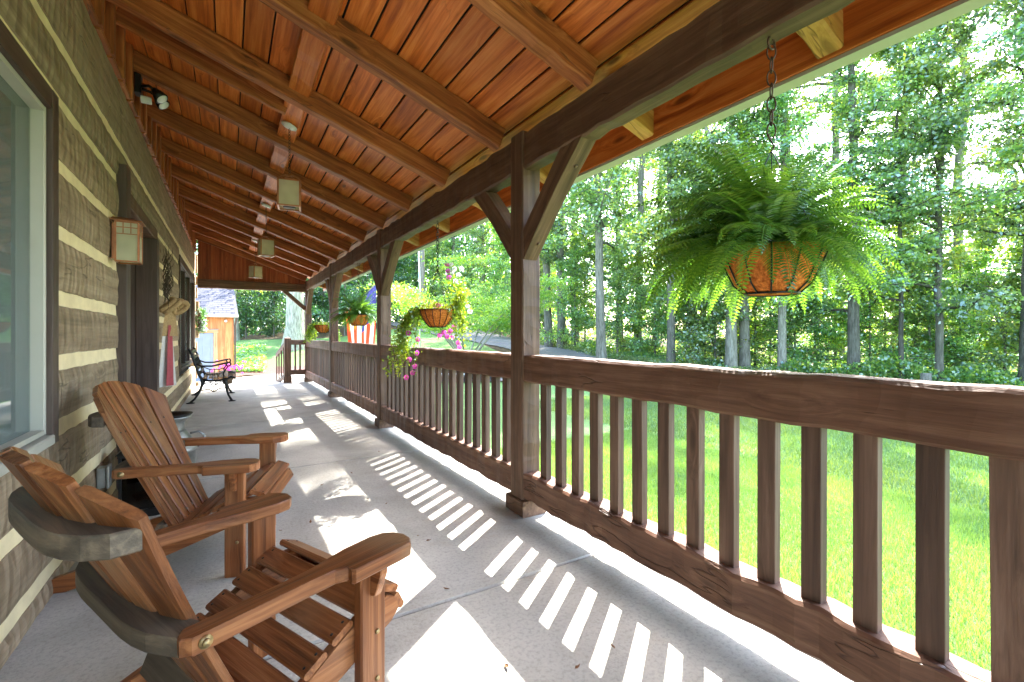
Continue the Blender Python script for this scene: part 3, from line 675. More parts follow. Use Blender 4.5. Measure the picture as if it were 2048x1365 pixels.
# ------------------------------------------------------------------ adirondack chairs
def make_chair(label, loc, rz):
    t = thing('adirondack_chair', label, 'chair', loc, rz, 'wooden adirondack chairs on the porch')
    B = Vector((-.265, 0, .20)); D = Vector((-.404, 0, .914)).normalized(); Nb = Vector((-.914, 0, -.404)).normalized(); Yv = Vector((0, 1, 0))
    sag = lambda y: .088 * (1 - min(1, abs(y) / .31) ** 2)
    ns = 6
    for i in range(ns):
        c = i - (ns - 1) / 2; yb = c * .074; yt = c * .104; wb, wt = .061, .090
        def Ltop(y): return .862 - .15 * (abs(y) / .29) ** 2.2
        vs = []; gs = []; steps = 8
        for k in range(steps + 1):
            f = k / steps
            for side in (-1, -.8, .8, 1):
                for fr in (0, 1):
                    yy = (yb + side * wb / 2) * (1 - f) + (yt + side * wt / 2) * f
                    Lt = Ltop(yy); l = Lt * f
                    off = sag(yy) * (.35 + .65 * f)
                    edge = .0035 if abs(side) == 1 else 0
                    p = B + D * l + Yv * yy + Nb * (off + (.024 - edge if fr else edge))
                    vs.append(p); gs.append((l, yy, fr * .024))
        fs = []
        for k in range(steps):
            o = k * 8; q = o + 8
            for s_ in range(3):
                fs.append((o + s_ * 2, o + s_ * 2 + 2, q + s_ * 2 + 2, q + s_ * 2)); fs.append((o + s_ * 2 + 1, q + s_ * 2 + 1, q + s_ * 2 + 3, o + s_ * 2 + 3))
            fs.append((o, q, q + 1, o + 1)); fs.append((o + 6, o + 7, q + 7, q + 6))
        fs += [(0, 1, 3, 2), (2, 3, 5, 4), (4, 5, 7, 6)]; e = steps * 8; fs += [(e, e + 2, e + 3, e + 1), (e + 2, e + 4, e + 5, e + 3), (e + 4, e + 6, e + 7, e + 5)]
        mb = MB(); mb.add(vs, fs, gs)
        sl = mb.build('back_slat', 'chair', t)
        for f_, nn in ((.05, 2), (.42, 1), (.70, 2)):
            yy = yb * (1 - f_) + yt * f_; off = sag(yy) * (.35 + .65 * f_)
            for dy in ((-.016, .016) if nn == 2 else (0,)):
                c_ = B + D * (.83 * f_) + Yv * (yy + dy) + Nb * (off)
                mb = MB(); mb.tube([c_ + Nb * .002, c_ - Nb * .0012], .0042, 6); mb.build('screw', 'concreteblack', sl)
    # curved hoops behind the slats
    def hoop(sd, yw, th, thick_mid, thick_end, extra=0.0):
        fcur = sd / .862; n_ = 14; outl = []
        inner = lambda y: sag(abs(y)) * (.35 + .65 * fcur) + .026
        for i in range(n_ + 1):
            y = -yw + 2 * yw * i / n_; outl.append((y, inner(y)))
        for i in range(n_ + 1):
            y = yw - 2 * yw * i / n_; r_ = abs(y) / yw; tk = thick_mid + (thick_end - thick_mid) * r_ ** 2
            rd = .018 if i in (0, n_) else 0
            outl.append((y * (1 - rd), inner(0) + .0 + tk * (1 - r_ ** 2.5) + (inner(y) - inner(0) + thick_end) * (r_ ** 2.5)))
        mb = MB(); mb.prism(outl, B + D * sd + Vector((-.004, 0, -th / 2)), Yv, Vector((-1, 0, 0)), th)
        return mb.build('back_hoop', 'hoop', t)
    hoop(.64, .300, .05, .055, .05)
    hoop(.375, .345, .042, .05, .05)
    mb = MB(); mb.beam((-.36, -.25, .22), (-.36, .25, .22), .04, .09, seg=2, bev=.006, up=(.4, 0, 1)); mb.build('lower_back_rail', 'hoop', t)
    for s_ in (-1, 1):
        o = [(-.505, .318), (-.49, .302), (-.2, .290), (-.06, .262), (.04, .258), (.085, .268), (.108, .295), (.116, .33), (.108, .365), (.085, .392), (.045, .395), (-.115, .395), (-.122, .385), (-.118, .365), (-.15, .352), (-.22, .348), (-.49, .352), (-.508, .338)]
        o = [(x, y * s_) for x, y in o]
        if s_ < 0: o = o[::-1]
        mb = MB(); mb.prism(o, (0, 0, .527), (1, 0, 0), (0, 1, 0), .04); mb.build('arm', 'chair', t)
        mb = MB(); mb.tube([(-.465, s_ * .345, .547), (-.465, s_ * .357, .547)], .014, 14); mb.tube([(-.465, s_ * .357, .547), (-.465, s_ * .363, .547)], .009, 12); mb.build('bolt', 'brass', t)
        mb = MB(); mb.box(-.045, .045, s_ * .308 - .018, s_ * .308 + .018, 0, .526, 'z', bev=.005); lg = mb.build('front_leg', 'chair', t)
        for z in (.17, .31):
            mb = MB(); mb.tube([(.012, s_ * .326, z), (.012, s_ * .331, z)], [.0085, .006], 10); mb.build('bolt', 'brass', lg)
        oc = [(0, .526), (.048, .526), (.046, .50), (.030, .455), (.018, .43), (0, .425)]
        mb = MB(); mb.prism([(x, z) for x, z in oc], (.012 * 1, s_ * .3265, 0) if True else None, (0, s_, 0), (0, 0, 1), .026 * 1); mb.build('corbel', 'chair', t)
        so = [(-.80, .0), (-.72, .0), (-.3, .125), (.0, .245), (.105, .285), (.135, .315), (.125, .35), (.085, .372), (.03, .368), (-.08, .32), (-.27, .222), (-.5, .15), (-.83, .045)]
        mb = MB(); mb.prism([(x, z) for x, z in so], (0, s_ * .271 + .017, 0), (1, 0, 0), (0, 0, 1), .034); mb.build('side_rail', 'chair', t)
    top = [(.132, .335, 62), (.092, .392, 22), (.005, .378, -22), (-.08, .338, -26), (-.165, .292, -27), (-.245, .250, -25)]
    for i, (x, z, an) in enumerate(top):
        a_ = R(an); wd = .075 if i else .06
        uu = Vector((-math.sin(-a_), 0, math.cos(a_)))
        mb = MB(); n_ = Vector((math.sin(a_), 0, math.cos(a_)))
        mb.beam((x, -.288, z), (x, .288, z), wd, .022, up=n_, bev=.006); st = mb.build('seat_slat', 'chair', t)
        for s_ in (-.268, .268):
            for d_ in (-.02, .02):
                c_ = Vector((x, s_, z)) + n_ * .0105 + n_.cross(Vector((0, 1, 0))) * d_
                mb = MB(); mb.tube([c_, c_ + n_ * .0015], .0045, 6); mb.build('screw', 'concreteblack', st)
    mb = MB(); mb.box(.10, .122, -.252, .252, .27, .335, 'y', bev=.003); mb.build('apron', 'chair', t)
    return t
ch = make_chair('nearest adirondack chair, seen from behind in the lower left corner', (.235, 1.70, 0.001), R(24.5))
c2 = copy_tree(ch); c2.location = (.12, 2.998, .001); c2.rotation_euler = (0, 0, R(-17)); c2['label'] = 'adirondack chair farther from the camera, facing the railing in front of the milk can'
# ------------------------------------------------------------------ milk can, floor lantern, outlet
t = thing('milk_can', 'old galvanised milk can beside the front door behind the second chair', 'milk can', (-.36, 4.22, 0))
mb = MB(); mb.lathe([(.150, .001), (.158, .01), (.158, .03), (.152, .035), (.155, .34), (.163, .345), (.163, .365), (.155, .37), (.135, .43), (.095, .485), (.085, .50)], n=32); mb.build('body', 'steel', t)
mb = MB(); mb.lathe([(.084, .50), (.082, .55), (.10, .575), (.125, .59), (.125, .60), (.10, .598), (.085, .56), (.0, .55)], n=32, cap=False); mb.build('neck_rim', 'steel', t)
mb = MB(); mb.lathe([(.001, .575), (.10, .575), (.125, .606), (.133, .612), (.133, .618), (.11, .61), (.04, .585), (.001, .583)], n=32, cap=False); mb.build('lid', 'iron', t)
for s_ in (-1, 1):
    mb = MB(); mb.tube([(s_ * .155, .0, .36), (s_ * .20, 0, .39), (s_ * .205, 0, .44), (s_ * .17, 0, .475), (s_ * .115, 0, .465)], .009, 8); mb.build('handle', 'steel', t)
t = thing('floor_lantern', 'black metal floor lantern standing against the wall by the door', 'lantern', (-.50, 3.98, 0))
mb = MB(); mb.box(-.11, .11, -.11, .11, .001, .05, 'x', bev=.005); mb.box(-.11, .11, -.11, .11, .40, .42, 'x', bev=.003); mb.build('base_and_top', 'iron', t)
mb = MB(); mb.add([(-.12, -.12, .42), (.12, -.12, .42), (.12, .12, .42), (-.12, .12, .42), (-.03, -.03, .50), (.03, -.03, .50), (.03, .03, .50), (-.03, .03, .50)], [(0, 1, 5, 4), (1, 2, 6, 5), (2, 3, 7, 6), (3, 0, 4, 7), (4, 5, 6, 7), (3, 2, 1, 0)]); mb.build('hood', 'iron', t)
for a_ in (-1, 1):
    for b_ in (-1, 1):
        mb = MB(); mb.box(a_ * .097 - .008, a_ * .097 + .008, b_ * .097 - .008, b_ * .097 + .008, .05, .40, 'z'); mb.build('corner_bar', 'iron', t)
for a_ in (-1, 1):
    mb = MB(); mb.box(a_ * .092 - .001, a_ * .092 + .001, -.088, .088, .052, .398, 'z'); mb.build('pane', 'darkpane', t)
    mb = MB(); mb.box(-.088, .088, a_ * .092 - .001, a_ * .092 + .001, .052, .398, 'z'); mb.build('pane', 'darkpane', t)
mb = MB(); mb.lathe([(.035, .05), (.035, .2), (.03, .205), (.004, .203), (.003, .22)], n=16); mb.build('candle', 'white', t)
mb = MB(); mb.tube([(-.05 * math.cos(a_), 0, .50 + .06 * math.sin(a_)) for a_ in np.linspace(0, math.pi, 9)], .004, 6); mb.build('handle', 'iron', t)
t = thing('outlet_box', 'small grey weatherproof outlet box low on the log wall', 'outlet box', (-.672, 3.78, .32))
mb = MB(); mb.box(-.016, .03, -.04, .04, -.06, .06, 'z', bev=.006); mb.build('box_body', 'steel', t)
mb = MB(); mb.box(.031, .045, -.045, .045, -.065, .068, 'z', bev=.005); mb.build('cover', 'steel', t)
# ------------------------------------------------------------------ bench
t = thing('garden_bench', 'black cast iron bench against the log wall at the far end of the porch', 'bench', (-.20, 10.42, 0))
def end_frame(y):
    mb = MB()
    T = lambda pts, r: mb.tube([(x, y, z) for x, z in pts], r, 8)
    T([(-.40, .93), (-.385, .94), (-.36, .90), (-.30, .70), (-.24, .50), (-.20, .42), (-.19, .34), (-.22, .22), (-.30, .08), (-.37, .012)], [.012, .018, .02, .02, .022, .026, .024, .02, .018, .02])
    T([(-.37, .012), (-.42, .010)], [.02, .008]); T([(-.37, .012), (-.30, .012)], [.018, .010])
    T([(-.20, .42), (-.10, .385), (.05, .38), (.16, .41), (.24, .44), (.30, .42), (.31, .40)], [.022, .02, .022, .024, .022, .02, .012])
    T([(.12, .40), (.16, .33), (.17, .24), (.20, .12), (.25, .02)], [.024, .024, .02, .018, .02]); T([(.25, .012), (.31, .010)], [.018, .008]); T([(.25, .012), (.20, .012)], [.016, .010])
    T([(-.30, .69), (-.20, .645), (-.05, .64), (.10, .675), (.20, .695)], [.014, .015, .015, .017, .018])
    T([(.20 + .035 * math.cos(a_), .668 + .035 * math.sin(a_)) for a_ in np.linspace(1.5, -3.2, 12)], .014)
    T([(.20, .64), (.16, .58), (.12, .50), (.14, .42)], [.010, .012, .012, .016])
    T([(-.26, .57), (-.12, .50), (.05, .50), (.12, .52)], .009)
    for a_ in (-.12, -.04, .04): mb.tube([(a_, y, .40), (a_, y, .50)], .006, 6)
    T([(-.20, .22), (-.10, .24), (-.02, .19), (.06, .24), (.17, .25)], .011)
    T([(-.02, .19), (-.02, .28), (-.06, .33)], .008); T([(-.02, .28), (.02, .33)], .008)
    T([(-.06 + .02 * math.cos(a_), .33 + .02 * math.sin(a_)) for a_ in np.linspace(0, 6, 9)], .006); T([(.03 + .02 * math.cos(a_), .33 + .02 * math.sin(a_)) for a_ in np.linspace(0, 6, 9)], .006)
    return mb.build('end_frame', 'iron', t)
end_frame(-.66); end_frame(.66)
for i in range(5):
    x = -.15 + i * .078; mb = MB(); mb.box(x - .03, x + .03, -.70, .70, .415 + abs(i - 2) * .006, .437 + abs(i - 2) * .006, 'y', bev=.004); mb.build('seat_slat', 'endgrain', t)
for i, (x, z) in enumerate([(-.225, .52), (-.255, .61), (-.315, .80), (-.345, .885)]):
    mb = MB(); mb.beam((x, -.66, z), (x, .66, z), .02, .055, up=(-.3, 0, 1), bev=.004); mb.build('back_slat', 'hoop', t)
mb = MB()
for k in range(13):
    y = -.60 + k * .1; mb.tube([(-.26, y, .62), (-.275, y + .05, .66), (-.30, y + .05, .74), (-.31, y, .78)], .007, 6); mb.tube([(-.26, y + .1, .62), (-.275, y + .05, .66)], .007, 6)
mb.build('back_grille', 'iron', t)
t = thing('flower_pot', 'pot of magenta flowers beyond the garden bench by the log wall', 'flower pot', (-.02, 13.6, -.03))
mb = MB(); mb.lathe([(.10, 0), (.15, .30), (.17, .30), (.17, .33), (.14, .33), (.0, .31)], n=20); mb.build('pot', 'soil', t)
# ------------------------------------------------------------------ foliage helpers
def leaf_mesh(name, P, size, mat, seed=1, up=.35, asp=.62, dirs=None, lvb=None, lvspread=.5):
    r = np.random.default_rng(seed); n = len(P)
    nr = r.normal(size=(n, 3)); nr[:, 2] = nr[:, 2] * .8 + up * 2; nr /= np.linalg.norm(nr, axis=1)[:, None]
    d = r.normal(size=(n, 3)) if dirs is None else dirs + r.normal(size=(n, 3)) * .35
    d[:, 2] -= .25
    d -= nr * np.sum(d * nr, axis=1)[:, None]; d /= np.linalg.norm(d, axis=1)[:, None] + 1e-9
    sd = np.cross(nr, d); s = size * r.uniform(.6, 1.3, n)[:, None]
    v = np.stack([P, P + d * s * .45 + sd * s * asp * .5 + nr * s * .08, P + d * s, P + d * s * .45 - sd * s * asp * .5 + nr * s * .08], 1).reshape(-1, 3)
    me = bpy.data.meshes.new(name); me.vertices.add(n * 4); me.vertices.foreach_set('co', v.astype(np.float32).ravel())
    me.loops.add(n * 4); me.loops.foreach_set('vertex_index', np.arange(n * 4, dtype=np.int32))
    me.polygons.add(n); me.polygons.foreach_set('loop_start', np.arange(0, n * 4, 4, dtype=np.int32))
    try: me.polygons.foreach_set('loop_total', np.full(n, 4, dtype=np.int32))
    except Exception: pass
    base = (lvb if lvb is not None else r.uniform(0, 1, n)) * (1 - lvspread) + r.uniform(0, 1, n) * lvspread
    a = me.attributes.new('lv', 'FLOAT', 'POINT'); a.data.foreach_set('value', np.repeat(np.clip(base, 0, 1), 4).astype(np.float32))
    me.materials.append(M[mat]); me.update(calc_edges=True); me.validate(); return me
def tree_variant(seed, h, cb, cr, nleaf, size, nl=26, mat='leaf', droop=.0):
    r = random.Random(seed); rn = np.random.default_rng(seed); mb = MB(); pts = []; dirs = []; lv = []
    for i in range(nl):
        f = (i + r.random()) / nl; z0 = cb + (h - cb) * f * .96; a = r.uniform(0, 2 * math.pi)
        ln = cr * (1.0 - .55 * f) * r.uniform(.65, 1.15) if f > .15 else cr * r.uniform(.5, .95)
        el = .25 + .75 * f
        p = Vector((0, 0, z0)); path = [p.copy()]; d = Vector((math.cos(a), math.sin(a), el)).normalized()
        for k in range(5):
            d = (d + Vector((r.gauss(0, .22), r.gauss(0, .22), r.gauss(-.04, .12)))).normalized(); p = p + d * ln / 5; path.append(p.copy())
        mb.tube(path, [max(.012, .011 * h * (1 - f * .7) * q) for q in (.42, .34, .26, .18, .11, .05)], 5)
        tone = r.random()
        for k in range(1, 6):
            for _ in range(3):
                c0 = path[k]; dd = Vector((r.gauss(0, 1), r.gauss(0, 1), r.gauss(0, .35))).normalized(); l2 = ln * r.uniform(.16, .4)
                c1 = c0 + dd * l2; mb.tube([c0, (c0 + c1) / 2 + Vector((0, 0, .04)), c1], [.018, .012, .005], 3, cap=False)
                n_ = max(3, int(nleaf / nl / 15 * r.uniform(.5, 1.5)))
                tt = rn.uniform(.2, 1.1, n_)[:, None]; q = np.array(c0)[None] * (1 - tt) + np.array(c1)[None] * tt
                q = q + rn.normal(size=(n_, 3)) * np.array([[.30, .30, .13]]) * (l2 * .8 + .15)
                pts.append(q); dirs.append(np.tile(np.array(dd)[None], (n_, 1))); lv.append(np.full(n_, min(1, max(0, tone * .6 + r.random() * .4))))
    P = np.concatenate(pts); Dd = np.concatenate(dirs); lvv = np.concatenate(lv)
    return mb.mesh('branches', 'bark'), leaf_mesh('crown', P, size, mat, seed, .35, dirs=Dd, lvb=np.clip(lvv + .08, 0, 1), lvspread=.6)
TV = [tree_variant(11, 14, 4.0, 3.2, 19000, .14), tree_variant(12, 15, 5.0, 3.6, 19000, .145), tree_variant(13, 13, 3.0, 3.0, 17000, .135), tree_variant(14, 16, 2.5, 3.2, 20000, .14)]
SV = [tree_variant(21, 5.5, .5, 2.0, 12000, .11, 22, 'leafbush'), tree_variant(22, 7.5, 1.0, 2.2, 14000, .115, 24, 'leafbush'), tree_variant(23, 3.6, .2, 1.9, 9000, .10, 20, 'leafbush')]
DV = [tree_variant(31, 4.5, .1, 2.2, 8000, .13, 26, 'leafdark'), tree_variant(32, 7.5, .6, 2.6, 9000, .16, 26, 'leafdark')]
TV2 = [tree_variant(41, 25, 11, 4.2, 11000, .17, 22), tree_variant(42, 27, 12, 4.6, 11000, .17, 22)]
def trunk_mesh(h, r0, lean, seed, flare=1.35, fork=None):
    r = random.Random(seed); mb = MB(); pts = []; rs = []
    n_ = 14
    for i in range(n_ + 1):
        f = i / n_; pts.append(Vector((lean[0] * f * h * .1 + r.gauss(0, .05) * h * .1 * f, lean[1] * f * h * .1 + r.gauss(0, .05) * h * .1 * f, h * f)))
        rs.append(r0 * (1 - .58 * f) * (1 + (flare - 1) * math.exp(-f * h / .45)))
    pts.insert(0, Vector((0, 0, -.5))); rs.insert(0, r0 * flare * 1.1)
    mb.tube(pts, rs, 14)
    if fork:
        z, a = fork; base = Vector((0, 0, z)); p2 = base + Vector((math.cos(a) * 1.6, math.sin(a) * 1.6, 3.2)); mb.tube([base, base.lerp(p2, .5) + Vector((.1, 0, -.15)), p2], [r0 * .55, r0 * .42, r0 * .22], 9)
    return mb.mesh('trunk', 'bark'), pts
def tree(px, w, r0, variant, label, rot=0, scale=1.0, lean=(0, 0), tone=1.0, cat='tree', name='woodland_tree', group='trees along the edge of the woods', zoff=0, fork=None, flare=1.18, hh=None):
    x, y = at(px, w); me_b, me_l = (TV + SV + DV + TV2)[variant]
    H_ = hh or [14, 15, 13, 16, 5.5, 7.5, 3.6, 4.5, 7.5, 25, 27][variant]
    t = thing(name, label, cat, (x, y, gz(x, y) + zoff), 0, group)
    tm, _ = trunk_mesh(H_ * scale * .97, r0, lean, int(px + w * 10), flare, fork); o = link('trunk', tm, t); o['tone'] = tone
    b = link('branches', me_b, t); b.rotation_euler = (0, 0, rot); b.scale = (scale,) * 3; b['tone'] = tone * .8
    c = link('crown', me_l, t); c.rotation_euler = (0, 0, rot); c.scale = (scale,) * 3
    return t
# front row of trunks (bearing, distance, radius, variant, label)
T = [(1098, 26.5, .24, 1, 'slim grey trunk just right of the near porch post, left one of a pair', 1.1),
     (1124, 26.0, .26, 0, 'grey trunk right of the near porch post, right one of a pair', 1.15),
     (1203, 21.0, .22, 1, 'tall straight pale trunk with a dark knot halfway up, right of the porch brace', 1.25),
     (1342, 20.0, .18, 0, 'ivy clad dark trunk left of the big fern', .8),
     (1462, 19.2, .235, 2, 'pale lichen covered trunk directly below the big fern basket, with a leaning stem beside it', 1.45),
     (1489, 19.9, .22, 0, 'leaning pale trunk pressed against the thicker trunk below the big fern basket', 1.3),
     (1564, 18.6, .165, 2, 'thin white grey trunk below the right side of the big fern', 1.5),
     (1708, 18.0, .21, 3, 'thick brown trunk right of the big fern', .75),
     (1803, 17.4, .085, 2, 'thin dark sapling trunk between the brown trunk and the tall straight one', .55),
     (1878, 17.0, .125, 3, 'tall straight dark trunk with layered grey green foliage at right', .8),
     (2052, 16.2, .20, 1, 'dark trunk at the right edge of the view', .6)]
for i, (px, w, r0, v, lb, tone) in enumerate(T):
    tree(px, w, r0, v, lb, rot=i * 1.3, scale=random.uniform(.95, 1.08), lean=(random.uniform(-.3, .3), random.uniform(-.2, .2)), tone=tone * .72, fork=(8.0, 2.6) if i == 4 else None)
tree(2230, 13.5, .16, 1, 'near leafy tree leaning in from beyond the right edge, at the upper right', rot=2.0, scale=1.0, tone=.6)
# second row, farther
rowlab = ['behind the hanging petunia basket', 'behind the small ornamental tree', 'left of the near porch post', 'behind the pair of grey trunks', 'behind the tall pale trunk', 'left of the ivy clad trunk',
          'between the ivy clad trunk and the fern', 'behind the leaning pale trunk', 'behind the thin white trunk', 'left of the brown trunk', 'right of the brown trunk', 'behind the thin sapling', 'between sapling and right edge', 'behind the right edge trunk']
for i, (px, w) in enumerate([(830, 46), (905, 42), (968, 38), (1090, 34), (1240, 29), (1310, 31), (1405, 29)]):
    tree(px, w, random.uniform(.14, .24), i % 4, 'background forest tree ' + rowlab[i], rot=i * 2.1, scale=random.uniform(1.05, 1.3), lean=(random.uniform(-.5, .5), random.uniform(-.3, .3)), tone=.8, group='forest trees behind the front row')
tl = ['behind the near brace', 'over the drive', 'left of the large fern', 'behind the large fern chain', 'right of the large fern', 'above the thin sapling', 'above the tall straight dark trunk', 'at upper right']
for i, (px, w) in enumerate([(1150, 29), (1275, 26), (1385, 25.5), (1480, 25), (1575, 25.5), (1680, 23.5), (1790, 24.5), (1910, 22)]):
    tree(px, w, random.uniform(.2, .28), 9 + i % 2, 'very tall canopy tree ' + tl[i], rot=i * 1.9, scale=random.uniform(.9, 1.02), lean=(random.uniform(-.4, .4), random.uniform(-.3, .3)), tone=1.0, group='very tall canopy trees')
# understory saplings and shrubs
us = [(800, 42, 1), (870, 38, 1), (940, 34.5, 0), (1000, 32, 1), (1040, 33, 2), (1080, 29, 1), (1150, 25, 0), (1170, 28, 1), (1235, 22.5, 0), (1275, 25, 1), (1310, 21.5, 2), (1375, 21, 0), (1410, 23, 1), (1430, 20.3, 2), (1510, 21.5, 0), (1540, 23.5, 1), (1590, 20, 2),
      (1630, 20.5, 0), (1670, 21.5, 1), (1740, 19.5, 2), (1770, 20.5, 0), (1830, 19.5, 1), (1860, 19, 2), (1920, 18.8, 0), (1960, 20, 1), (2010, 17.5, 2), (2060, 18.5, 1), (2120, 17, 0)]
usn = {0: 'leafy understory sapling', 1: 'tall leafy understory sapling', 2: 'low leafy understory bush'}
def where(px):
    if px < 1020: return 'beyond the uphill drive'
    for lim, s_ in ((1160, 'near the pair of grey trunks'), (1290, 'right of the tall pale trunk'), (1440, 'near the ivy clad trunk'), (1600, 'below the big fern'), (1760, 'near the thick brown trunk'), (1900, 'near the tall straight dark trunk')):
        if px < lim: return s_
    return 'near the right edge of the view'
seen = {}
for i, (px, w, v) in enumerate(us):
    lb = usn[v] + ' ' + where(px)
    seen[lb] = seen.get(lb, 0) + 1
    if seen[lb] == 2: lb += ', farther right of two'
    if seen[lb.split(',')[0]] == 3: lb = lb.split(',')[0] + ', farthest right of three'
    tree(px, w, .05, 4 + v, lb, rot=i * 1.7, scale=random.uniform(.85, 1.15), tone=.7, cat='sapling' if v < 2 else 'bush', name='understory_sapling' if v < 2 else 'understory_bush', group='understory growth in the woods', flare=1.1)
# left bank: big trunk, shrubs
tree(590, 26.5, .50, 1, 'huge pale grey tree trunk on the bank beyond the porch end', rot=.5, scale=1.25, tone=1.9, flare=1.5)
tree(474, 31, .18, 2, 'small grey leaning tree beside the shed corner', lean=(-.5, 0), tone=1.4, rot=1)
for px, w, v, s_, lb in [(440, 33, 8, 1.0, 'tall dark green shrub right behind the shed'), (492, 32.5, 7, 1.0, 'rounded grey green shrub at the top of the bank'), (520, 36, 8, 1.1, 'dark green shrub behind the rounded grey green shrub'), (548, 33, 7, .9, 'dark shrub left of the huge pale trunk'),
                        (620, 32, 8, .9, 'dark shrub right of the huge pale trunk'), (655, 33, 7, 1.1, 'dark shrub behind the far white flower basket'), (690, 31, 8, 1.0, 'dark shrub behind the second fern'), (735, 36, 8, 1.1, 'dark shrub behind the flag'), (775, 40, 8, 1.2, 'dark shrub where the drive disappears'), (385, 36, 8, 1.2, 'dark shrub far behind the shed roof')]:
    tree(px, w, .06, v, lb, rot=px, scale=s_, tone=.7, cat='shrub', name='dark_shrub', group='shrubs along the bank', flare=1.1)
# ornamental multi-stem tree
x, y = at(935, 20.5); t = thing('ornamental_tree', 'small multi stemmed lime green tree on the lawn behind the petunia basket', 'tree', (x, y, gz(x, y)))
mb = MB(); pts = []; dd = []
for i in range(11):
    a_ = i * 2.4; L_ = 1.6 + random.random() * .5; p = Vector((.08 * math.cos(a_), .08 * math.sin(a_), -.1)); path = [p]
    d = Vector((math.cos(a_) * .75, math.sin(a_) * .75, 1)).normalized()
    for k in range(6):
        d = (d + Vector((math.cos(a_) * .10, math.sin(a_) * .10, .02)) + Vector((random.gauss(0, .1), random.gauss(0, .1), 0))).normalized(); p = p + d * L_ * .42; path.append(p)
        if k > 1:
            for _ in range(5):
                n_ = 130; e = np.array(p)[None] + rng.normal(size=(n_, 3)) * np.array([[.42, .42, .10]]); pts.append(e)
    mb.tube(path, [.045, .038, .03, .024, .018, .012, .006], 7)
o = mb.build('trunk', 'bark', t); o['tone'] = 1.3
link('crown', leaf_mesh('crown', np.concatenate(pts), .10, 'leafmaple', 5, .6), t)
# undergrowth on the forest floor
n_ = 60000; px_ = rng.uniform(1040, 2400, n_); w_ = np.interp(px_, [1040, 1200, 1460, 1877, 2048, 2400], [30, 22, 18.6, 16.6, 15.6, 13]) + rng.exponential(3.0, n_); u_ = (px_ - 1024) / 936
xx = w_ * (math.sin(YAW) + u_ * math.cos(YAW)); yy = w_ * (math.cos(YAW) - u_ * math.sin(YAW)); hh_ = .35 + .35 * np.sin(xx * 1.3) * np.cos(yy * 1.7) + .3 * np.sin(xx * .6 + yy)
P = np.stack([xx, yy, gz_arr(xx, yy) + rng.uniform(0, 1, n_) * np.clip(hh_, .1, 1.2)], 1)
tag(link('forest_undergrowth', leaf_mesh('forest_undergrowth', P, .12, 'leafbush', 29, .4, .8)), 'tangled green undergrowth on the forest floor behind the lawn', 'undergrowth', kind='stuff')
# far woodland mass
n_ = 110000
px_ = rng.uniform(350, 2400, n_); w_ = rng.uniform(30, 62, n_) + np.where(px_ < 1000, 12, 0); xx = np.empty(n_); yy = np.empty(n_)
u_ = (px_ - 1024) / 936; xx = w_ * (math.sin(YAW) + u_ * math.cos(YAW)); yy = w_ * (math.cos(YAW) - u_ * math.sin(YAW))
top = 15 + 4 * np.sin(xx * .35) * np.cos(yy * .3) + 3 * np.sin(xx * .9 + 1) - 3.5 * np.clip((px_ - 1500) / 400, 0, 1)
zz = rng.beta(1.1, 1.4, n_) * top
cl = (np.sin(xx * 1.1 + zz * .8) + np.sin(yy * 1.3 - zz) + np.sin(zz * 1.9 + xx * .5)); keep = cl > -.7
P = np.stack([xx, yy, gz_arr(xx, yy) + zz], 1)[keep]
o = link('far_woodland', leaf_mesh('far_woodland', P, .34, 'leaf', 9, .3, .7)); tag(o, 'mass of green woodland far behind the lawn and drive', 'woodland', kind='stuff')
n_ = 60000; px_ = rng.uniform(420, 1130, n_); w_ = rng.uniform(43, 60, n_); u_ = (px_ - 1024) / 936
xx = w_ * (math.sin(YAW) + u_ * math.cos(YAW)); yy = w_ * (math.cos(YAW) - u_ * math.sin(YAW))
P = np.stack([xx, yy, gz_arr(xx, yy) + rng.beta(1.2, 1.3, n_) * 17], 1)
tag(link('hillside_woodland', leaf_mesh('hillside_woodland', P, .40, 'leafdark', 19, .3, .7)), 'dense dark green woodland on the hillside at the left, behind the uphill drive', 'woodland', kind='stuff')
# ivy ground cover along the drive edge
n_ = 16000; q = rng.uniform(0, 1, n_)
pxs = np.interp(q, [0, .3, .6, 1], [1040, 1180, 1320, 1560]); ws = np.interp(q, [0, .3, .6, 1], [30.5, 23.4, 20.3, 18.4]) + rng.normal(0, .45, n_)
u_ = (pxs - 1024) / 936; xx = ws * (math.sin(YAW) + u_ * math.cos(YAW)); yy = ws * (math.cos(YAW) - u_ * math.sin(YAW))
P = np.stack([xx, yy, gz_arr(xx, yy) + rng.uniform(.05, .28, n_)], 1)
tag(link('ground_ivy', leaf_mesh('ground_ivy', P, .10, 'ivy', 4, .8)), 'pale green groundcover lining the far edge of the drive', 'groundcover', kind='stuff')
n_ = 9000; pxs = rng.uniform(462, 530, n_); ws = rng.uniform(20.6, 27, n_); u_ = (pxs - 1024) / 936; xx = ws * (math.sin(YAW) + u_ * math.cos(YAW)); yy = ws * (math.cos(YAW) - u_ * math.sin(YAW))
P = np.stack([xx, yy, gz_arr(xx, yy) + rng.uniform(.02, .25, n_)], 1)
tag(link('bank_groundcover', leaf_mesh('bank_groundcover', P, .12, 'leafbush', 6, .8)), 'dark green groundcover on the bank right of the shed', 'groundcover', kind='stuff')
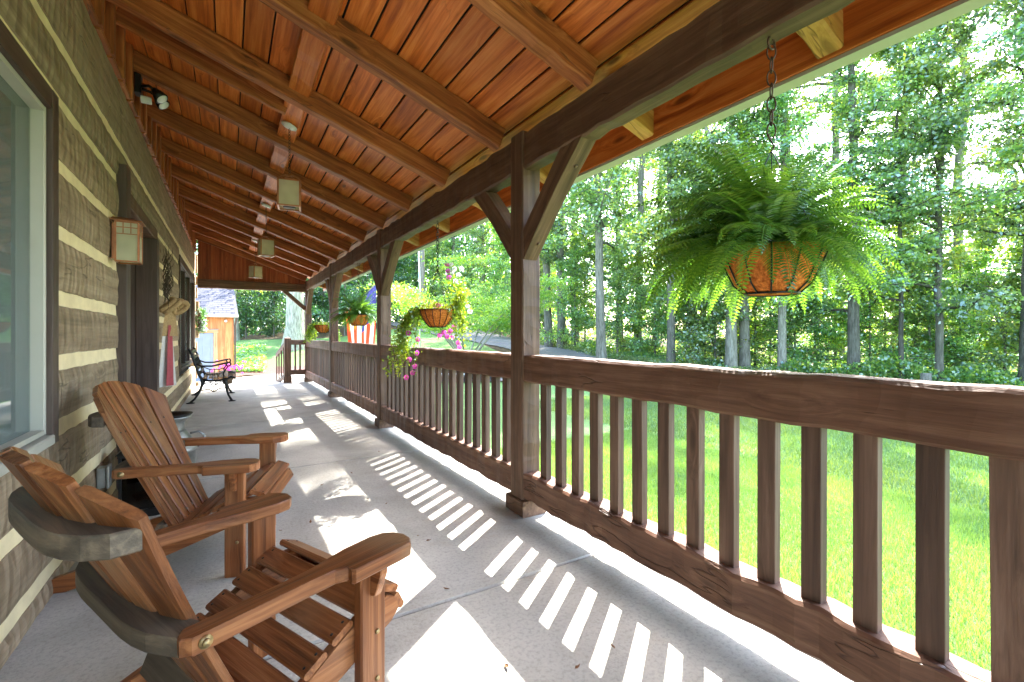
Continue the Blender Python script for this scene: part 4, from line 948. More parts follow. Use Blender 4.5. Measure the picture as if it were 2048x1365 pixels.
# ------------------------------------------------------------------ grass blades
def blades(name, n_, x0, x1, y0, y1, hgt, wd, label):
    x = rng.uniform(x0, x1, n_); y = rng.uniform(y0, y1, n_)
    z = gz_arr(x, y); a_ = rng.uniform(0, 6.283, n_); hh = hgt * rng.uniform(.5, 1.3, n_); ln = rng.uniform(.1, .7, n_) * hh; b_ = rng.uniform(0, 6.283, n_)
    v = np.empty((n_, 3, 3)); v[:, 0] = np.stack([x + np.cos(a_) * wd, y + np.sin(a_) * wd, z - .01], 1); v[:, 1] = np.stack([x - np.cos(a_) * wd, y - np.sin(a_) * wd, z - .01], 1)
    v[:, 2] = np.stack([x + np.cos(b_) * ln, y + np.sin(b_) * ln, z + hh], 1)
    me = bpy.data.meshes.new(name); me.vertices.add(n_ * 3); me.vertices.foreach_set('co', v.astype(np.float32).ravel())
    me.loops.add(n_ * 3); me.loops.foreach_set('vertex_index', np.arange(n_ * 3, dtype=np.int32)); me.polygons.add(n_); me.polygons.foreach_set('loop_start', np.arange(0, n_ * 3, 3, dtype=np.int32))
    at_ = me.attributes.new('lv', 'FLOAT', 'POINT'); pl = .5 + .25 * np.sin(x * 1.7 + 1) * np.cos(y * 1.3) + rng.normal(0, .18, n_); at_.data.foreach_set('value', np.repeat(np.clip(pl, 0, 1), 3).astype(np.float32))
    me.materials.append(M['grass']); me.update(calc_edges=True); tag(link(name, me), label, 'grass', kind='stuff')
blades('near_grass', 230000, 1.96, 5.6, -1.5, 5.5, .05, .0028, 'short bright green lawn grass right outside the near railing')
blades('far_grass', 170000, 5.6, 13, -2.0, 9.0, .055, .006, 'bright green lawn grass farther out towards the woods')
# ------------------------------------------------------------------ hanging ferns and flower baskets
def basket(t, r, hgt, nrib=14, flat=.45, coir='coir'):
    prof = [(r * flat * .2, 0), (r * flat, .0), (r * (flat + .22), hgt * .22), (r * .86, hgt * .55), (r * .97, hgt * .82), (r, hgt)]
    mb = MB(); mb.lathe(prof + [(r * .93, hgt * .98), (r * .8, hgt * .8), (.01, hgt * .75)], n=36, cap=False); mb.build('coir_liner', coir, t)
    for k in range(nrib):
        a_ = 2 * math.pi * k / nrib; mb = MB()
        mb.tube([((q + .004) * math.cos(a_), (q + .004) * math.sin(a_), z - .001) for q, z in prof[1:]], .0032, 5); mb.build('basket_rib', 'iron', t)
    for rr, z in ((r + .004, hgt), (r * flat + .004, -.001)):
        mb = MB(); mb.tube([(rr * math.cos(a_), rr * math.sin(a_), z) for a_ in np.linspace(0, 2 * math.pi, 33)], .0042, 6, cap=False); mb.build('basket_ring', 'iron', t)
def chain(mb, a, b, link_l=.05, lw=.017, r=.003):
    a = Vector(a); b = Vector(b); d = (b - a); n_ = max(1, int(d.length / (link_l * .78))); d.normalize(); s1 = d.orthogonal().normalized(); s2 = d.cross(s1)
    for i in range(n_):
        c = a + (b - a) * ((i + .5) / n_); s_ = s1 if i % 2 else s2
        mb.tube([c + d * math.cos(k * math.pi / 5) * link_l / 2 + s_ * math.sin(k * math.pi / 5) * lw * .62 for k in range(11)], r, 5, cap=False)
def fern(t, nf, z0, seed, lmin=.34, lmax=.60):
    r = random.Random(seed); V_ = []; F_ = []; LV = []
    for i in range(nf):
        a_ = i * 2.39996 + r.uniform(-.2, .2); lay = r.random()
        toward = math.cos(a_ - (-math.pi / 2 - YAW + 0 * math.pi))
        if toward > .55 and r.random() < .5: continue
        el = R(78) * (1 - lay) ** 1.2 + R(8) * lay; ln = r.uniform(lmin, lmax) * (1.02 - .05 * lay) * (1 - .26 * max(0, -math.sin(a_)))
        p = Vector((math.cos(a_) * .05 * lay, math.sin(a_) * .05 * lay, z0)); d = Vector((math.cos(a_) * math.cos(el), math.sin(a_) * math.cos(el), math.sin(el)))
        n_ = 34; st = ln / n_; grav = r.uniform(.035, .075) * (1.1 - .35 * (1 - lay)); tone = r.random() * .8
        prev = p; tw = r.uniform(-.5, .5)
        for k in range(n_):
            d = (d + Vector((0, 0, -grav * (.4 + k / n_ * 1.1)))).normalized(); q = prev + d * st
            side = d.cross(Vector((0, 0, 1)));
            if side.length < .05: side = Vector((-math.sin(a_), math.cos(a_), 0))
            side.normalize(); nn = side.cross(d).normalized(); side = (side * math.cos(tw) + nn * math.sin(tw)).normalized()
            f = k / n_; wl = .056 * math.sin(math.pi * min(1, .12 + f * .92)) ** .7 * (1.15 - .45 * f)
            if k > 2:
                for s_ in (-1, 1):
                    b0 = len(V_); tip = q + side * s_ * wl + d * wl * .25 + Vector((0, 0, -wl * .18)) + nn * r.uniform(-.005, .005)
                    V_ += [q, q + side * s_ * wl * .45 + d * (st * .62), tip, q + side * s_ * wl * .4 - d * (st * .18)]; F_.append((b0, b0 + 1, b0 + 2, b0 + 3)); LV += [min(1, max(0, tone + r.gauss(0, .12)))] * 4
            b0 = len(V_); V_ += [prev + side * .0012, q + side * .0012, q - side * .0012, prev - side * .0012]; F_.append((b0, b0 + 1, b0 + 2, b0 + 3)); LV += [.3] * 4
            prev = q
    me = bpy.data.meshes.new('fern_fronds'); me.from_pydata([tuple(v) for v in V_], [], F_); a = me.attributes.new('lv', 'FLOAT', 'POINT'); a.data.foreach_set('value', np.array(LV, dtype=np.float32))
    me.materials.append(M['fern']); return link('fern_fronds', me, t)
def hanging_fern(label, y, rimz, hookz, seed, nf=150, sc_=1.0):
    t = thing('hanging_fern', label, 'hanging plant', (1.72, y, rimz - .165))
    basket(t, .172, .165, 12, .50)
    mb = MB(); chain(mb, (0, 0, .58), (0, 0, hookz - rimz + .165 - .03), .06, .024, .0030)
    mb.tube([(0.0 + .022 * math.cos(a_), 0, hookz - rimz + .165 - .022 + .022 * math.sin(a_)) for a_ in np.linspace(0, 6.283, 13)], .004, 6, cap=False)
    mb.tube([(.018 * math.sin(u_ * 5.6), 0, .53 + .06 * u_) for u_ in np.linspace(0, 1, 12)], .003, 6)
    mb.build('hanging_chain', 'rust', t)
    mb = MB()
    for k in range(3):
        a_ = k * 2.094 + .5; mb.tube([(0, 0, .53), (.17 * math.cos(a_), .17 * math.sin(a_), .165)], .002, 5)
    mb.build('hanger_wires', 'iron', t)
    fern(t, nf, .155, seed, .34 * sc_, .58 * sc_)
    return t
hanging_fern('large hanging fern in an orange coir basket, nearest the camera at right', .985, 1.515, 2.30, 3, 420)
hanging_fern('smaller looking hanging fern in front of the flag, farther down the porch', 7.42, 1.50, 2.30, 4, 240, .9)
def flower(P, D, rad, r, V_, F_, LV):
    D = Vector(D).normalized(); s1 = D.orthogonal().normalized(); s2 = D.cross(s1); b0 = len(V_); V_.append(Vector(P) - D * rad * .35); LV.append(.2)
    n_ = 10
    for k in range(n_):
        a_ = 2 * math.pi * k / n_; rr = rad * (1.0 if k % 2 == 0 else .86); V_.append(Vector(P) + (s1 * math.cos(a_) + s2 * math.sin(a_)) * rr + D * r.uniform(-.003, .003)); LV.append(.5 + r.random() * .5)
    for k in range(n_): F_.append((b0, b0 + 1 + k, b0 + 1 + (k + 1) % n_))
def petunia(label, y, rimz, hookz, seed, side_falls, whites, pinks):
    t = thing('flower_basket', label, 'hanging plant', (1.72, y, rimz - .165)); r = random.Random(seed)
    basket(t, .172, .165, 14, .42)
    mb = MB(); hz = hookz - rimz + .165
    chain(mb, (0, 0, .55), (0, 0, hz - .01), .05, .02, .003); mb.build('hanging_chain', 'iron', t)
    mb = MB()
    for k in range(4):
        a_ = k * 1.571 + .6; chain(mb, (.17 * math.cos(a_), .17 * math.sin(a_), .165), (0, 0, .56), .03, .012, .0016)
    mb.build('hanger_chains', 'iron', t)
    mb = MB(); pts = []; fl = {'pink': ([], [], []), 'petalwhite': ([], [], [])}
    for (ang, n_st, length, spread) in side_falls:
        for i in range(n_st):
            a_ = ang + r.gauss(0, spread); up_s = length < 0; p = Vector((.172 * math.cos(a_), .172 * math.sin(a_), .165)); d = Vector((math.cos(a_), math.sin(a_), 1.6 if up_s else .0)).normalized(); ln = length * r.uniform(.55, 1.1); path = [p]; n_ = 16
            for k in range(n_):
                d = (d + Vector((r.gauss(0, .10), r.gauss(0, .10), -.26 if length > 0 else .02))).normalized(); p = p + d * abs(ln) / n_; path.append(p)
                for _ in range(7): pts.append(p + Vector((r.gauss(0, .022), r.gauss(0, .022), r.gauss(0, .02))))
            mb.tube(path, .0015, 4, cap=False)
    for i in range(150):
        a_ = r.uniform(0, 6.283); q = r.random() ** .5 * .17; pts.append(Vector((q * math.cos(a_), q * math.sin(a_), .17 + r.random() * .05)))
    tag(mb.build('stems', M['vine'], t), kind='stuff')
    link('leaves', leaf_mesh('leaves', np.array([tuple(p) for p in pts]), .028, 'vine', seed, .3, .75), t)
    fstems = []; flv = []
    for key, lst in (('petalwhite', whites), ('pink', pinks)):
        for (dx, dy, dz) in lst:
            hz_ = math.hypot(dx, dy) or .01; st0 = Vector((dx / hz_ * min(.16, hz_), dy / hz_ * min(.16, hz_), .17)); st1 = Vector((dx, dy, dz))
            mid_ = (st0 + st1) / 2 + Vector((dx, dy, 0)).normalized() * (.05 if dz < .17 else .02) + Vector((0, 0, .03)); pth = [st0.lerp(mid_, q / 5).lerp(mid_.lerp(st1, q / 5), q / 5) for q in range(6)]
            sb = MB(); sb.tube(pth, .0014, 4, cap=False); fstems.append(sb); flv.extend([p_ + Vector((r.gauss(0, .014), r.gauss(0, .014), r.gauss(0, .012))) for p_ in pth[1:] for _ in range(4)])
            V_, F_, LV = [], [], []; flower((dx, dy, dz), (-.5 + r.gauss(0, .4), -1, r.gauss(.2, .4)), .028, r, V_, F_, LV)
            me = bpy.data.meshes.new('flowers'); me.from_pydata([tuple(v) for v in V_], [], F_); a = me.attributes.new('lv', 'FLOAT', 'POINT'); a.data.foreach_set('value', np.array(LV, dtype=np.float32)); me.materials.append(M[key]); link('petunia_flower', me, t)
    for sb in fstems: sb.build('flower_stem', M['vine'], t)
    if flv: link('stem_leaves', leaf_mesh('stem_leaves', np.array([tuple(p) for p in flv]), .026, 'vine', seed + 1, .3, .75), t)
    return t
# camera-left of the basket is -x/+y, camera-right is +x/-y
RL = Vector((math.cos(YAW), -math.sin(YAW), 0))
def rl(u, z, d=0.0): p = RL * u + Vector((math.sin(YAW), math.cos(YAW), 0)) * d; return (p.x, p.y, z)
petunia('coir basket with long trailing magenta and white petunias over the second railing bay', 4.22, 1.435, 2.31, 5, [(math.pi - YAW - .1, 13, .66, .16), (-YAW + .1, 6, -.26, .22), (-YAW - .1, 5, .30, .25), (2.2, 2, .25, .3)],
        [rl(.13, .60), rl(.16, .56), rl(.14, .53), rl(.20, .50), rl(.23, .56), rl(.17, .44), rl(.29, .20), rl(.31, .15), rl(-.02, .19)],
        [rl(.09, .60), rl(.10, .54), rl(.11, .48), rl(.03, .20, -.15), rl(-.27, -.06, -.05), rl(-.19, -.12), rl(-.26, -.31, -.05), rl(-.24, -.44), rl(-.29, -.48, -.05), rl(-.20, -.25), rl(.06, -.05), rl(.09, -.09), rl(.12, -.04), rl(.14, -.10), rl(.20, -.15), rl(.21, -.20), rl(.16, .0), rl(-.22, -.38), rl(.02, -.08)])
petunia('small coir basket of white flowers and yellow green trailing leaves near the far corner post', 10.6, 1.395, 2.31, 8, [(math.pi - YAW, 16, .42, .35), (-YAW, 14, .42, .35)], [rl(-.08, .2), rl(0, .23), rl(.07, .2), rl(.12, .22), rl(-.02, .27), rl(.03, .19, -.1)], [])
# pot flowers
V_, F_, LV = [], [], []; r_ = random.Random(3)
for i in range(45): flower((r_.gauss(0, .14), r_.gauss(0, .14), .42 + r_.gauss(0, .06)), (-.3, -1, .6), .03, r_, V_, F_, LV)
me = bpy.data.meshes.new('pot_flowers'); me.from_pydata([tuple(v) for v in V_], [], F_); a = me.attributes.new('lv', 'FLOAT', 'POINT'); a.data.foreach_set('value', np.array(LV, dtype=np.float32)); me.materials.append(M['pink']); tag(link('blooms', me, [o for o in sc.objects if o.name == 'flower_pot'][0]), kind='stuff')
# ------------------------------------------------------------------ pendant lanterns
def pendant():
    t = thing('pendant_lantern', 'nearest pendant lantern, copper framed glass box hanging from the ceiling on a chain', 'lantern', (.455, 4.5, 2.30), R(-8), 'pendant lanterns under the porch ceiling')
    s_ = .085; hh = .225; f = .007
    mb = MB()
    for a_ in (-1, 1):
        for b_ in (-1, 1): mb.box(a_ * s_ - f, a_ * s_ + f, b_ * s_ - f, b_ * s_ + f, 0.012, hh, 'z')
    for z in (.005, hh):
        for a_ in (-1, 1): mb.box(a_ * s_ - f, a_ * s_ + f, -s_ - f, s_ + f, z - .006, z + .006, 'y'); mb.box(-s_ + f, s_ - f, a_ * s_ - f, a_ * s_ + f, z - .006, z + .006, 'x')
    mb.build('frame', 'copper', t)
    for a_ in (-1, 1):
        mb = MB(); mb.box(a_ * s_ - .001, a_ * s_ + .001, -s_ + f, s_ - f, .012, hh - .006, 'z'); mb.build('pane', 'lampglass', t)
        mb = MB(); mb.box(-s_ + f, s_ - f, a_ * s_ - .001, a_ * s_ + .001, .012, hh - .006, 'z'); mb.build('pane', 'lampglass', t)
    mb = MB()
    for a_ in (0, math.pi / 2):
        c_, n2 = math.cos(a_ + math.pi / 4), math.sin(a_ + math.pi / 4)
        mb.tube([(u_ * c_ * .125, u_ * n2 * .125, hh + .004 + .05 * (1 - u_ * u_)) for u_ in np.linspace(-1, 1, 11)], .004, 6)
    mb.tube([(-.04, 0, hh + .058), (.04, 0, hh + .058)], .006, 6); mb.build('top_arches', 'copper', t)
    mb = MB(); mb.lathe([(.0, .004), (.05, .004), (.052, .010), (.012, .014), (.01, .03)], n=16)
    for k in range(3):
        a_ = k * 2.1; x, y = .032 * math.cos(a_), .032 * math.sin(a_); mb.tube([(x, y, .01), (x, y, .085)], .009, 8, m=1)
    mb.build('candle_cluster', ['iron', 'white'], t)
    for k in range(3):
        a_ = k * 2.1; x, y = .032 * math.cos(a_), .032 * math.sin(a_); mb = MB(); mb.lathe([(.006, .085), (.013, .105), (.011, .125), (.002, .15)], (x, y, 0), 10); mb.build('bulb', 'bulb', t)
    top_ = 3.00 + 0 - 2.30 + .01
    mb = MB(); chain(mb, (0, 0, hh + .06), (0, 0, top_ - .02), .032, .014, .0022); mb.build('hanging_chain', 'rust', t)
    mb = MB(); mb.lathe([(.065, .0), (.064, -.012), (.04, -.02), (.008, -.026)][::-1], n=28); o = mb.build('ceiling_canopy', 'white', t); o.location = (.0, 0, top_ + .012); o.rotation_euler = (0, math.atan(PITCH), 0)
    return t
p1 = pendant()
p2 = copy_tree(p1); p2.location.y = 7.455; p2['label'] = 'middle pendant lantern of the three hanging from the ceiling'; p2.rotation_euler[2] = R(10)
p3 = copy_tree(p1); p3.location.y = 10.41; p3['label'] = 'farthest pendant lantern, in front of the gable boards'; p3.rotation_euler[2] = R(30)
# ------------------------------------------------------------------ wall sconce
t = thing('wall_sconce', 'copper craftsman wall lantern with frosted glass on the log wall left of the door', 'wall lamp', (-.685, 4.20, 1.70))
mb = MB(); mb.box(0, .02, -.05, .05, .02, .26, 'z', bev=.003); mb.build('backplate', 'copper', t)
x0, x1, y0, y1 = .025, .15, -.07, .07
mb = MB()
for a_ in (x0, x1):
    for b_ in (y0, y1): mb.box(a_ - .006, a_ + .006, b_ - .006, b_ + .006, 0.006, .275, 'z')
for z in (.003, .19, .235, .272):
    q = .005 if z in (.003, .272) else .0028
    for a_ in (x0, x1): mb.box(a_ - .005, a_ + .005, y0 + .006, y1 - .006, z - q, z + q, 'y')
    for b_ in (y0, y1): mb.box(x0 + .006, x1 - .006, b_ - .005, b_ + .005, z - q, z + q, 'x')
for k in (1, 2):
    xx_ = x0 + (x1 - x0) * k / 3; yy_ = y0 + (y1 - y0) * k / 3
    for b_ in (y0, y1): mb.box(xx_ - .0028, xx_ + .0028, b_ - .004, b_ + .004, .195, .268, 'z')
    mb.box(x1 - .004, x1 + .004, yy_ - .0028, yy_ + .0028, .195, .268, 'z')
mb.build('frame', 'copper', t)
mb = MB(); mb.box(x0 + .006, x1 - .006, y0 - .001, y0 + .001, .008, .268, 'z'); mb.build('pane', 'sconceglass', t)
mb = MB(); mb.box(x0 + .006, x1 - .006, y1 - .001, y1 + .001, .008, .268, 'z'); mb.build('pane', 'sconceglass', t)
mb = MB(); mb.box(x1 - .001, x1 + .001, y0 + .006, y1 - .006, .008, .268, 'z'); mb.build('pane', 'sconceglass', t)
mb = MB(); mb.add([(-.0, -.085, .278), (.17, -.085, .278), (.17, .085, .278), (0, .085, .278), (0, -.085, .284), (.172, -.087, .284), (.172, .087, .284), (0, .085, .284), (0, -.03, .31), (.08, -.03, .31), (.08, .03, .31), (0, .03, .31)],
                [(3, 2, 1, 0), (0, 1, 5, 4), (1, 2, 6, 5), (2, 3, 7, 6), (4, 5, 9, 8), (5, 6, 10, 9), (6, 7, 11, 10), (8, 9, 10, 11), (3, 0, 4, 7), (7, 4, 8, 11)]); mb.build('roof_cap', 'copper', t)
mb = MB(); mb.lathe([(.012, .01), (.012, .07), (.02, .10), (.022, .13), (.004, .165)], (.085, 0, 0), 12); mb.build('bulb', 'bulb', t)
# ------------------------------------------------------------------ flood light
t = thing('security_floodlight', 'black twin motion floodlight fixed to the battens high on the wall', 'floodlight', (-.655, 4.95, 3.26))
mb = MB(); mb.box(-.01, .035, -.05, .05, -.06, .10, 'z', bev=.008); mb.build('mounting_plate', 'iron', t)
for dy, dz in ((-.07, -.02), (.05, -.03)):
    mb = MB(); mb.tube([(.03, dy * .4, .0), (.09, dy, .0), (.12, dy, -.02)], .012, 8)
    a_ = Vector((.12, dy, -.02)); d_ = Vector((.6, -.2, -.75)).normalized()
    mb.tube([a_, a_ + d_ * .03, a_ + d_ * .05, a_ + d_ * .10], [.02, .032, .042, .052], 16); hdd = mb.build('lamp_head', 'iron', t)
    mb = MB(); mb.tube([a_ + d_ * .095, a_ + d_ * .108], [.046, .036], 16); mb.build('lens', 'white', hdd)
mb = MB(); mb.box(.03, .10, -.03, .03, -.12, -.07, 'x', bev=.012); mb.build('motion_sensor', 'white', t)
# ------------------------------------------------------------------ door swag and wreath
t = thing('twig_swag', 'dark twig swag with tan burlap bow and red ribbon tails beyond the front door', 'wall decoration', (-.64, 6.42, 1.60))
mb = MB(); r_ = random.Random(5)
for i in range(90):
    a_ = r_.uniform(-.12, .12); z = r_.uniform(.0, .42); p = Vector((.02 + r_.random() * .05, a_, z)); d = Vector((r_.uniform(.0, .06), r_.gauss(0, .08), r_.choice((-1, 1)) * r_.uniform(.08, .2)))
    mb.tube([p, p + d * .5 + Vector((.015, 0, 0)), p + d], [.005, .004, .0015], 4)
mb.build('twigs', 'twig', t)
mb = MB()
for s_ in (-1, 1):
    for q_ in (0, 1):
        mb.tube([(.10 + .04 * q_ + .06 * math.sin(u_) + s_ * .05 * math.sin(u_ / 2), s_ * .07 * math.sin(u_ / 2), -.02 - .02 * q_ + .05 * math.sin(u_) - .09 * math.sin(u_ / 2)) for u_ in np.linspace(0, 6.283, 15)], [.012, .022, .028, .03, .03, .03, .03, .03, .03, .03, .03, .03, .028, .022, .012], 7)
mb.lathe([(.01, -.05), (.035, -.03), (.04, 0), (.03, .03), (.01, .04)], (.11, 0, -.02), 12)
mb.tube([(.10, -.02, -.03), (.15, -.06, -.09), (.17, -.08, -.13)], [.02, .018, .004], 6); mb.build('burlap_bow', 'burlap', t)
def ribbon(nm, y0, y1, z0, z1, mat, x=.07):
    vs = []; n_ = 18; m_ = 8
    for i in range(n_ + 1):
        f = i / n_
        for j in range(m_ + 1):
            g = j / m_; vs.append((x + (g - .5) * (y1 - y0) * .62 * (.35 + .65 * f) + .012 * math.sin(g * 9 + f * 2) * f, (y0 + (y1 - y0) * g) * (.35 + .65 * f), z0 + (z1 - z0) * f))
    mb = MB(); mb.add(vs, [(i * 9 + j, i * 9 + j + 1, (i + 1) * 9 + j + 1, (i + 1) * 9 + j) for i in range(n_) for j in range(m_)], None, 0, True); return mb.build(nm, mat, t)
ribbon('burlap_tail', -.12, .12, -.03, -.42, 'burlap', .085); ribbon('white_ribbon', -.13, .14, -.30, -.98, 'whitecloth', .06); ribbon('red_ribbon', -.07, .06, -.30, -.97, 'redcloth', .085)
t = thing('corner_wreath', 'evergreen wreath with white sprigs on the far corner of the log wall', 'wreath', (-.57, 13.1, 1.53))
mb = MB(); mb.tube([(.0, .2 * math.cos(a_), .2 * math.sin(a_)) for a_ in np.linspace(0, 6.283, 25)], .04, 8, cap=False); mb.build('twig_ring', 'twig', t)
a_ = rng.uniform(0, 6.283, 1500); q = .2 + rng.normal(0, .045, 1500); P = np.stack([rng.normal(.03, .04, 1500), q * np.cos(a_), q * np.sin(a_)], 1)
link('evergreen_sprigs', leaf_mesh('evergreen_sprigs', P, .06, 'leafdark', 3, .1, .3), t)
a_ = rng.uniform(3.2, 6.1, 160); P = np.stack([rng.normal(.07, .03, 160), .24 * np.cos(a_), .24 * np.sin(a_)], 1); link('white_sprigs', leaf_mesh('white_sprigs', P, .05, 'petalwhite', 3, .1, .35), t)
# ------------------------------------------------------------------ flag
t = thing('american_flag', 'stars and stripes flag hanging from a slanted pole outside the third porch post', 'flag', (1.80, 9.28, 1.52))
b_ = Vector((0, 0, 0)); tip = Vector((.46, -.98, .60))
mb = MB(); mb.tube([b_, tip], .0125, 10); mb.tube([tip, tip + tip.normalized() * .05], [.02, .008], 10); mb.build('flag_pole', 'white', t)
mb = MB(); mb.tube([b_ - tip.normalized() * .03, b_ + tip.normalized() * .08], .022, 10); mb.box(-.03, .0, -.04, .04, -.05, .07, 'z'); mb.build('pole_bracket', 'iron', t)
ns, nt_ = 39, 26; vs = []
for i in range(ns + 1):
    s_ = i / ns; base = b_.lerp(tip, .96 - s_ * .80)
    for j in range(nt_ + 1):
        f = j / nt_; ln = 1.45
        conv = .42 * f ** 1.2
        mid = b_.lerp(tip, .42)
        p = base.lerp(Vector((mid.x + .12, mid.y - .20, base.z)), conv); p = p + Vector((0, 0, -ln * f + (base.z - tip.z) * .0 * f))
        n2 = Vector((.86, .5, 0)); p += n2 * (.05 * math.sin(s_ * 15 + f * 1.5) * min(1, f * 3))
        vs.append(p)
mb = MB(); fs = {0: [], 1: [], 2: []}
b0 = mb.add(vs, [], None)
for i in range(ns):
    for j in range(nt_):
        st = int(i / ns * 13); m_ = 2 if (st < 7 and j / nt_ < .40) else (0 if st % 2 == 0 else 1)
        mb.f.append((i * (nt_ + 1) + j, i * (nt_ + 1) + j + 1, (i + 1) * (nt_ + 1) + j + 1, (i + 1) * (nt_ + 1) + j)); mb.mi.append(m_); mb.sm.append(True)
mb.build('flag_cloth', ['flagredT', 'flagwhiteT', 'flagblueT'] if False else [leafmat('flag_red_cloth', [(0, (.62, .03, .035)), (1, (.62, .03, .035))], .45, .02, .9, .0, (1, 1, 1)), leafmat('flag_white_cloth', [(0, (.75, .75, .75)), (1, (.75, .75, .75))], .4, .02, .9, .0, (1, 1, 1)), leafmat('flag_blue_cloth', [(0, (.05, .07, .22)), (1, (.05, .07, .22))], .4, .02, 1, .0, (1, 1, 1))], t)
V_, F_ = [], []
for i in range(9):
    for j in range(5 if i % 2 else 6):
        u_ = (i + 1) / 10 * 7 / 13; f = ((j + .5 + (.5 if i % 2 else 0)) / 6) * .38
        ii = min(ns - 1, int(u_ * ns)); jj = min(nt_ - 1, int(f * nt_)); p = Vector(vs[ii * (nt_ + 1) + jj]); e1 = (Vector(vs[(ii + 1) * (nt_ + 1) + jj]) - p).normalized(); e2 = (Vector(vs[ii * (nt_ + 1) + jj + 1]) - p).normalized(); nn = e1.cross(e2)
        if nn.y > 0: nn = -nn
        b0 = len(V_)
        for k in range(10):
            a_ = k * math.pi / 5; rr = .013 if k % 2 == 0 else .0055; V_.append(tuple(p + e1 * math.cos(a_) * rr + e2 * math.sin(a_) * rr + nn * .003))
        F_.append(tuple(range(b0, b0 + 10)))
me = bpy.data.meshes.new('flag_stars'); me.from_pydata(V_, [], F_); me.materials.append(M['white']); tag(link('flag_stars', me, t), kind='stuff')
# ------------------------------------------------------------------ shed
def shed():
    cx, cy = at(466, 18.6); z0 = -.66
    t = thing('garden_shed', 'orange wooden shed with grey door and slate shingled roof beyond the porch', 'shed', (cx, cy, z0), R(4))
    # local: x to the right (corner at 0), y away
    x = -3.4; k = 0
    while x < 0:
        x2 = min(x + .24, 0)
        if x2 > -1.62 and x < -.56:
            mb = MB(); mb.box(x + .002, x2 - .002, 0, .03, 2.02, 2.72, 'z', bev=.003)
        else:
            mb = MB(); mb.box(x + .002, x2 - .002, 0, .03, 0, 2.72, 'z', bev=.003)
        mb.build('siding_board', 'siding', t)
        mb = MB(); mb.box(x2 - .022, x2 + (.022 if x2 < 0 else 0), -.016, -.001, 2.06 if -1.62 < x2 < -.56 else 0, 2.70, 'z'); mb.build('siding_batten', 'siding', t); x = x2
    mb = MB(); mb.box(-3.4, -.0, .04, 3.6, -.2, 2.7, 'x'); mb.build('shed_body', 'darkroom', t)
    y = .0
    while y < 3.6:
        mb = MB(); mb.box(.0, .03, y + .035, y + .27, 0, 2.72, 'z', bev=.003); mb.build('siding_board', 'siding', t); y += .24
    d = link('door', None, t)
    mb = MB(); mb.box(-1.50, -.66, -.01, .02, .0, 1.90, 'z')
    mb.build('door_slab', 'grey', d)
    for (a_, b_) in ((-1.40, -1.14), (-1.02, -.76)):
        for (c_, e_) in ((.15, .55), (.68, 1.42), (1.52, 1.78)):
            mb = MB(); mb.box(a_, b_, -.022, -.0105, c_, e_, 'z', bev=.008); mb.build('door_panel', 'grey', d)
    mb = MB(); mb.lathe([(.01, 0), (.03, .02), (.025, .05), (.005, .06)], n=12); o = mb.build('knob', 'brass', d); o.location = (-1.44, -.011, .95); o.rotation_euler = (R(90), 0, 0)
    mb = MB(); mb.box(-.655, -.52, -.035, -.017, 0, 1.905, 'z', bev=.003); mb.box(-1.64, -1.505, -.035, -.017, 0, 1.905, 'z', bev=.003); mb.box(-1.66, -.50, -.037, -.017, 1.91, 2.03, 'x', bev=.003); mb.build('door_trim', 'endgrain', t)
    mb = MB(); mb.box(-1.68, -.48, -.06, -.038, 2.04, 2.06, 'x'); mb.build('drip_cap', 'steel', t)
    # roof: courses of shingles, slope rising away from camera
    sl = .62
    mb = MB(); mb.add([(-3.7, -.30, 2.62), (.16, -.30, 2.62), (.16, 2.3, 2.62 + 2.6 * sl), (-3.7, 2.3, 2.62 + 2.6 * sl), (.16, 4.9, 2.62), (-3.7, 4.9, 2.62), (-3.7, -.30, 2.55), (.16, -.30, 2.55), (.16, 4.9, 2.55), (-3.7, 4.9, 2.55)],
                      [(0, 1, 2, 3), (3, 2, 4, 5), (0, 6, 7, 1), (1, 7, 8, 4, 2), (5, 9, 6, 0, 3), (4, 8, 9, 5), (6, 9, 8, 7)]); rfm = mb.build('roof', 'shingle', t)
    up_ = Vector((0, -sl, 1)).normalized(); dd_ = Vector((0, 1, sl)).normalized(); shp = None
    rows = 18
    for r_ in range(rows):
        for c_ in range(14):
            xx_ = -3.72 + c_ * .28 + (.14 if r_ % 2 else 0) + random.uniform(-.02, .02)
            if xx_ + .26 > .17: continue
            if shp is None:
                mb = MB(); mb.beam((0, 0, 0), (.268, 0, 0), .20, .008, up=(0, 0, 1)); shp = mb.mesh('shingle', 'shingle')
            o = link('shingle', shp, rfm); p = Vector((xx_, -.30, 2.62)) + dd_ * (r_ * .165 + .08) + up_ * .012; o.location = p; o.rotation_euler = (math.atan(sl) - .03, 0, 0)
    mb = MB(); mb.box(-3.7, .16, -.42, -.31, 2.52, 2.62, 'x', bev=.02); mb.build('gutter', 'creamtrim', t)
    mb = MB(); mb.tube([(.10, -.36, 2.52), (.09, -.1, 2.35), (.07, -.03, 2.2), (.07, -.03, 0)], .035, 8); mb.build('downspout', 'trim', t)
    mb = MB(); mb.lathe([(.01, 0), (.05, .02), (.05, .05), (.01, .07)], n=12); o = mb.build('camera_lamp', 'white', t); o.location = (-.25, -.06, 2.40); o.rotation_euler = (R(120), 0, 0)
shed()
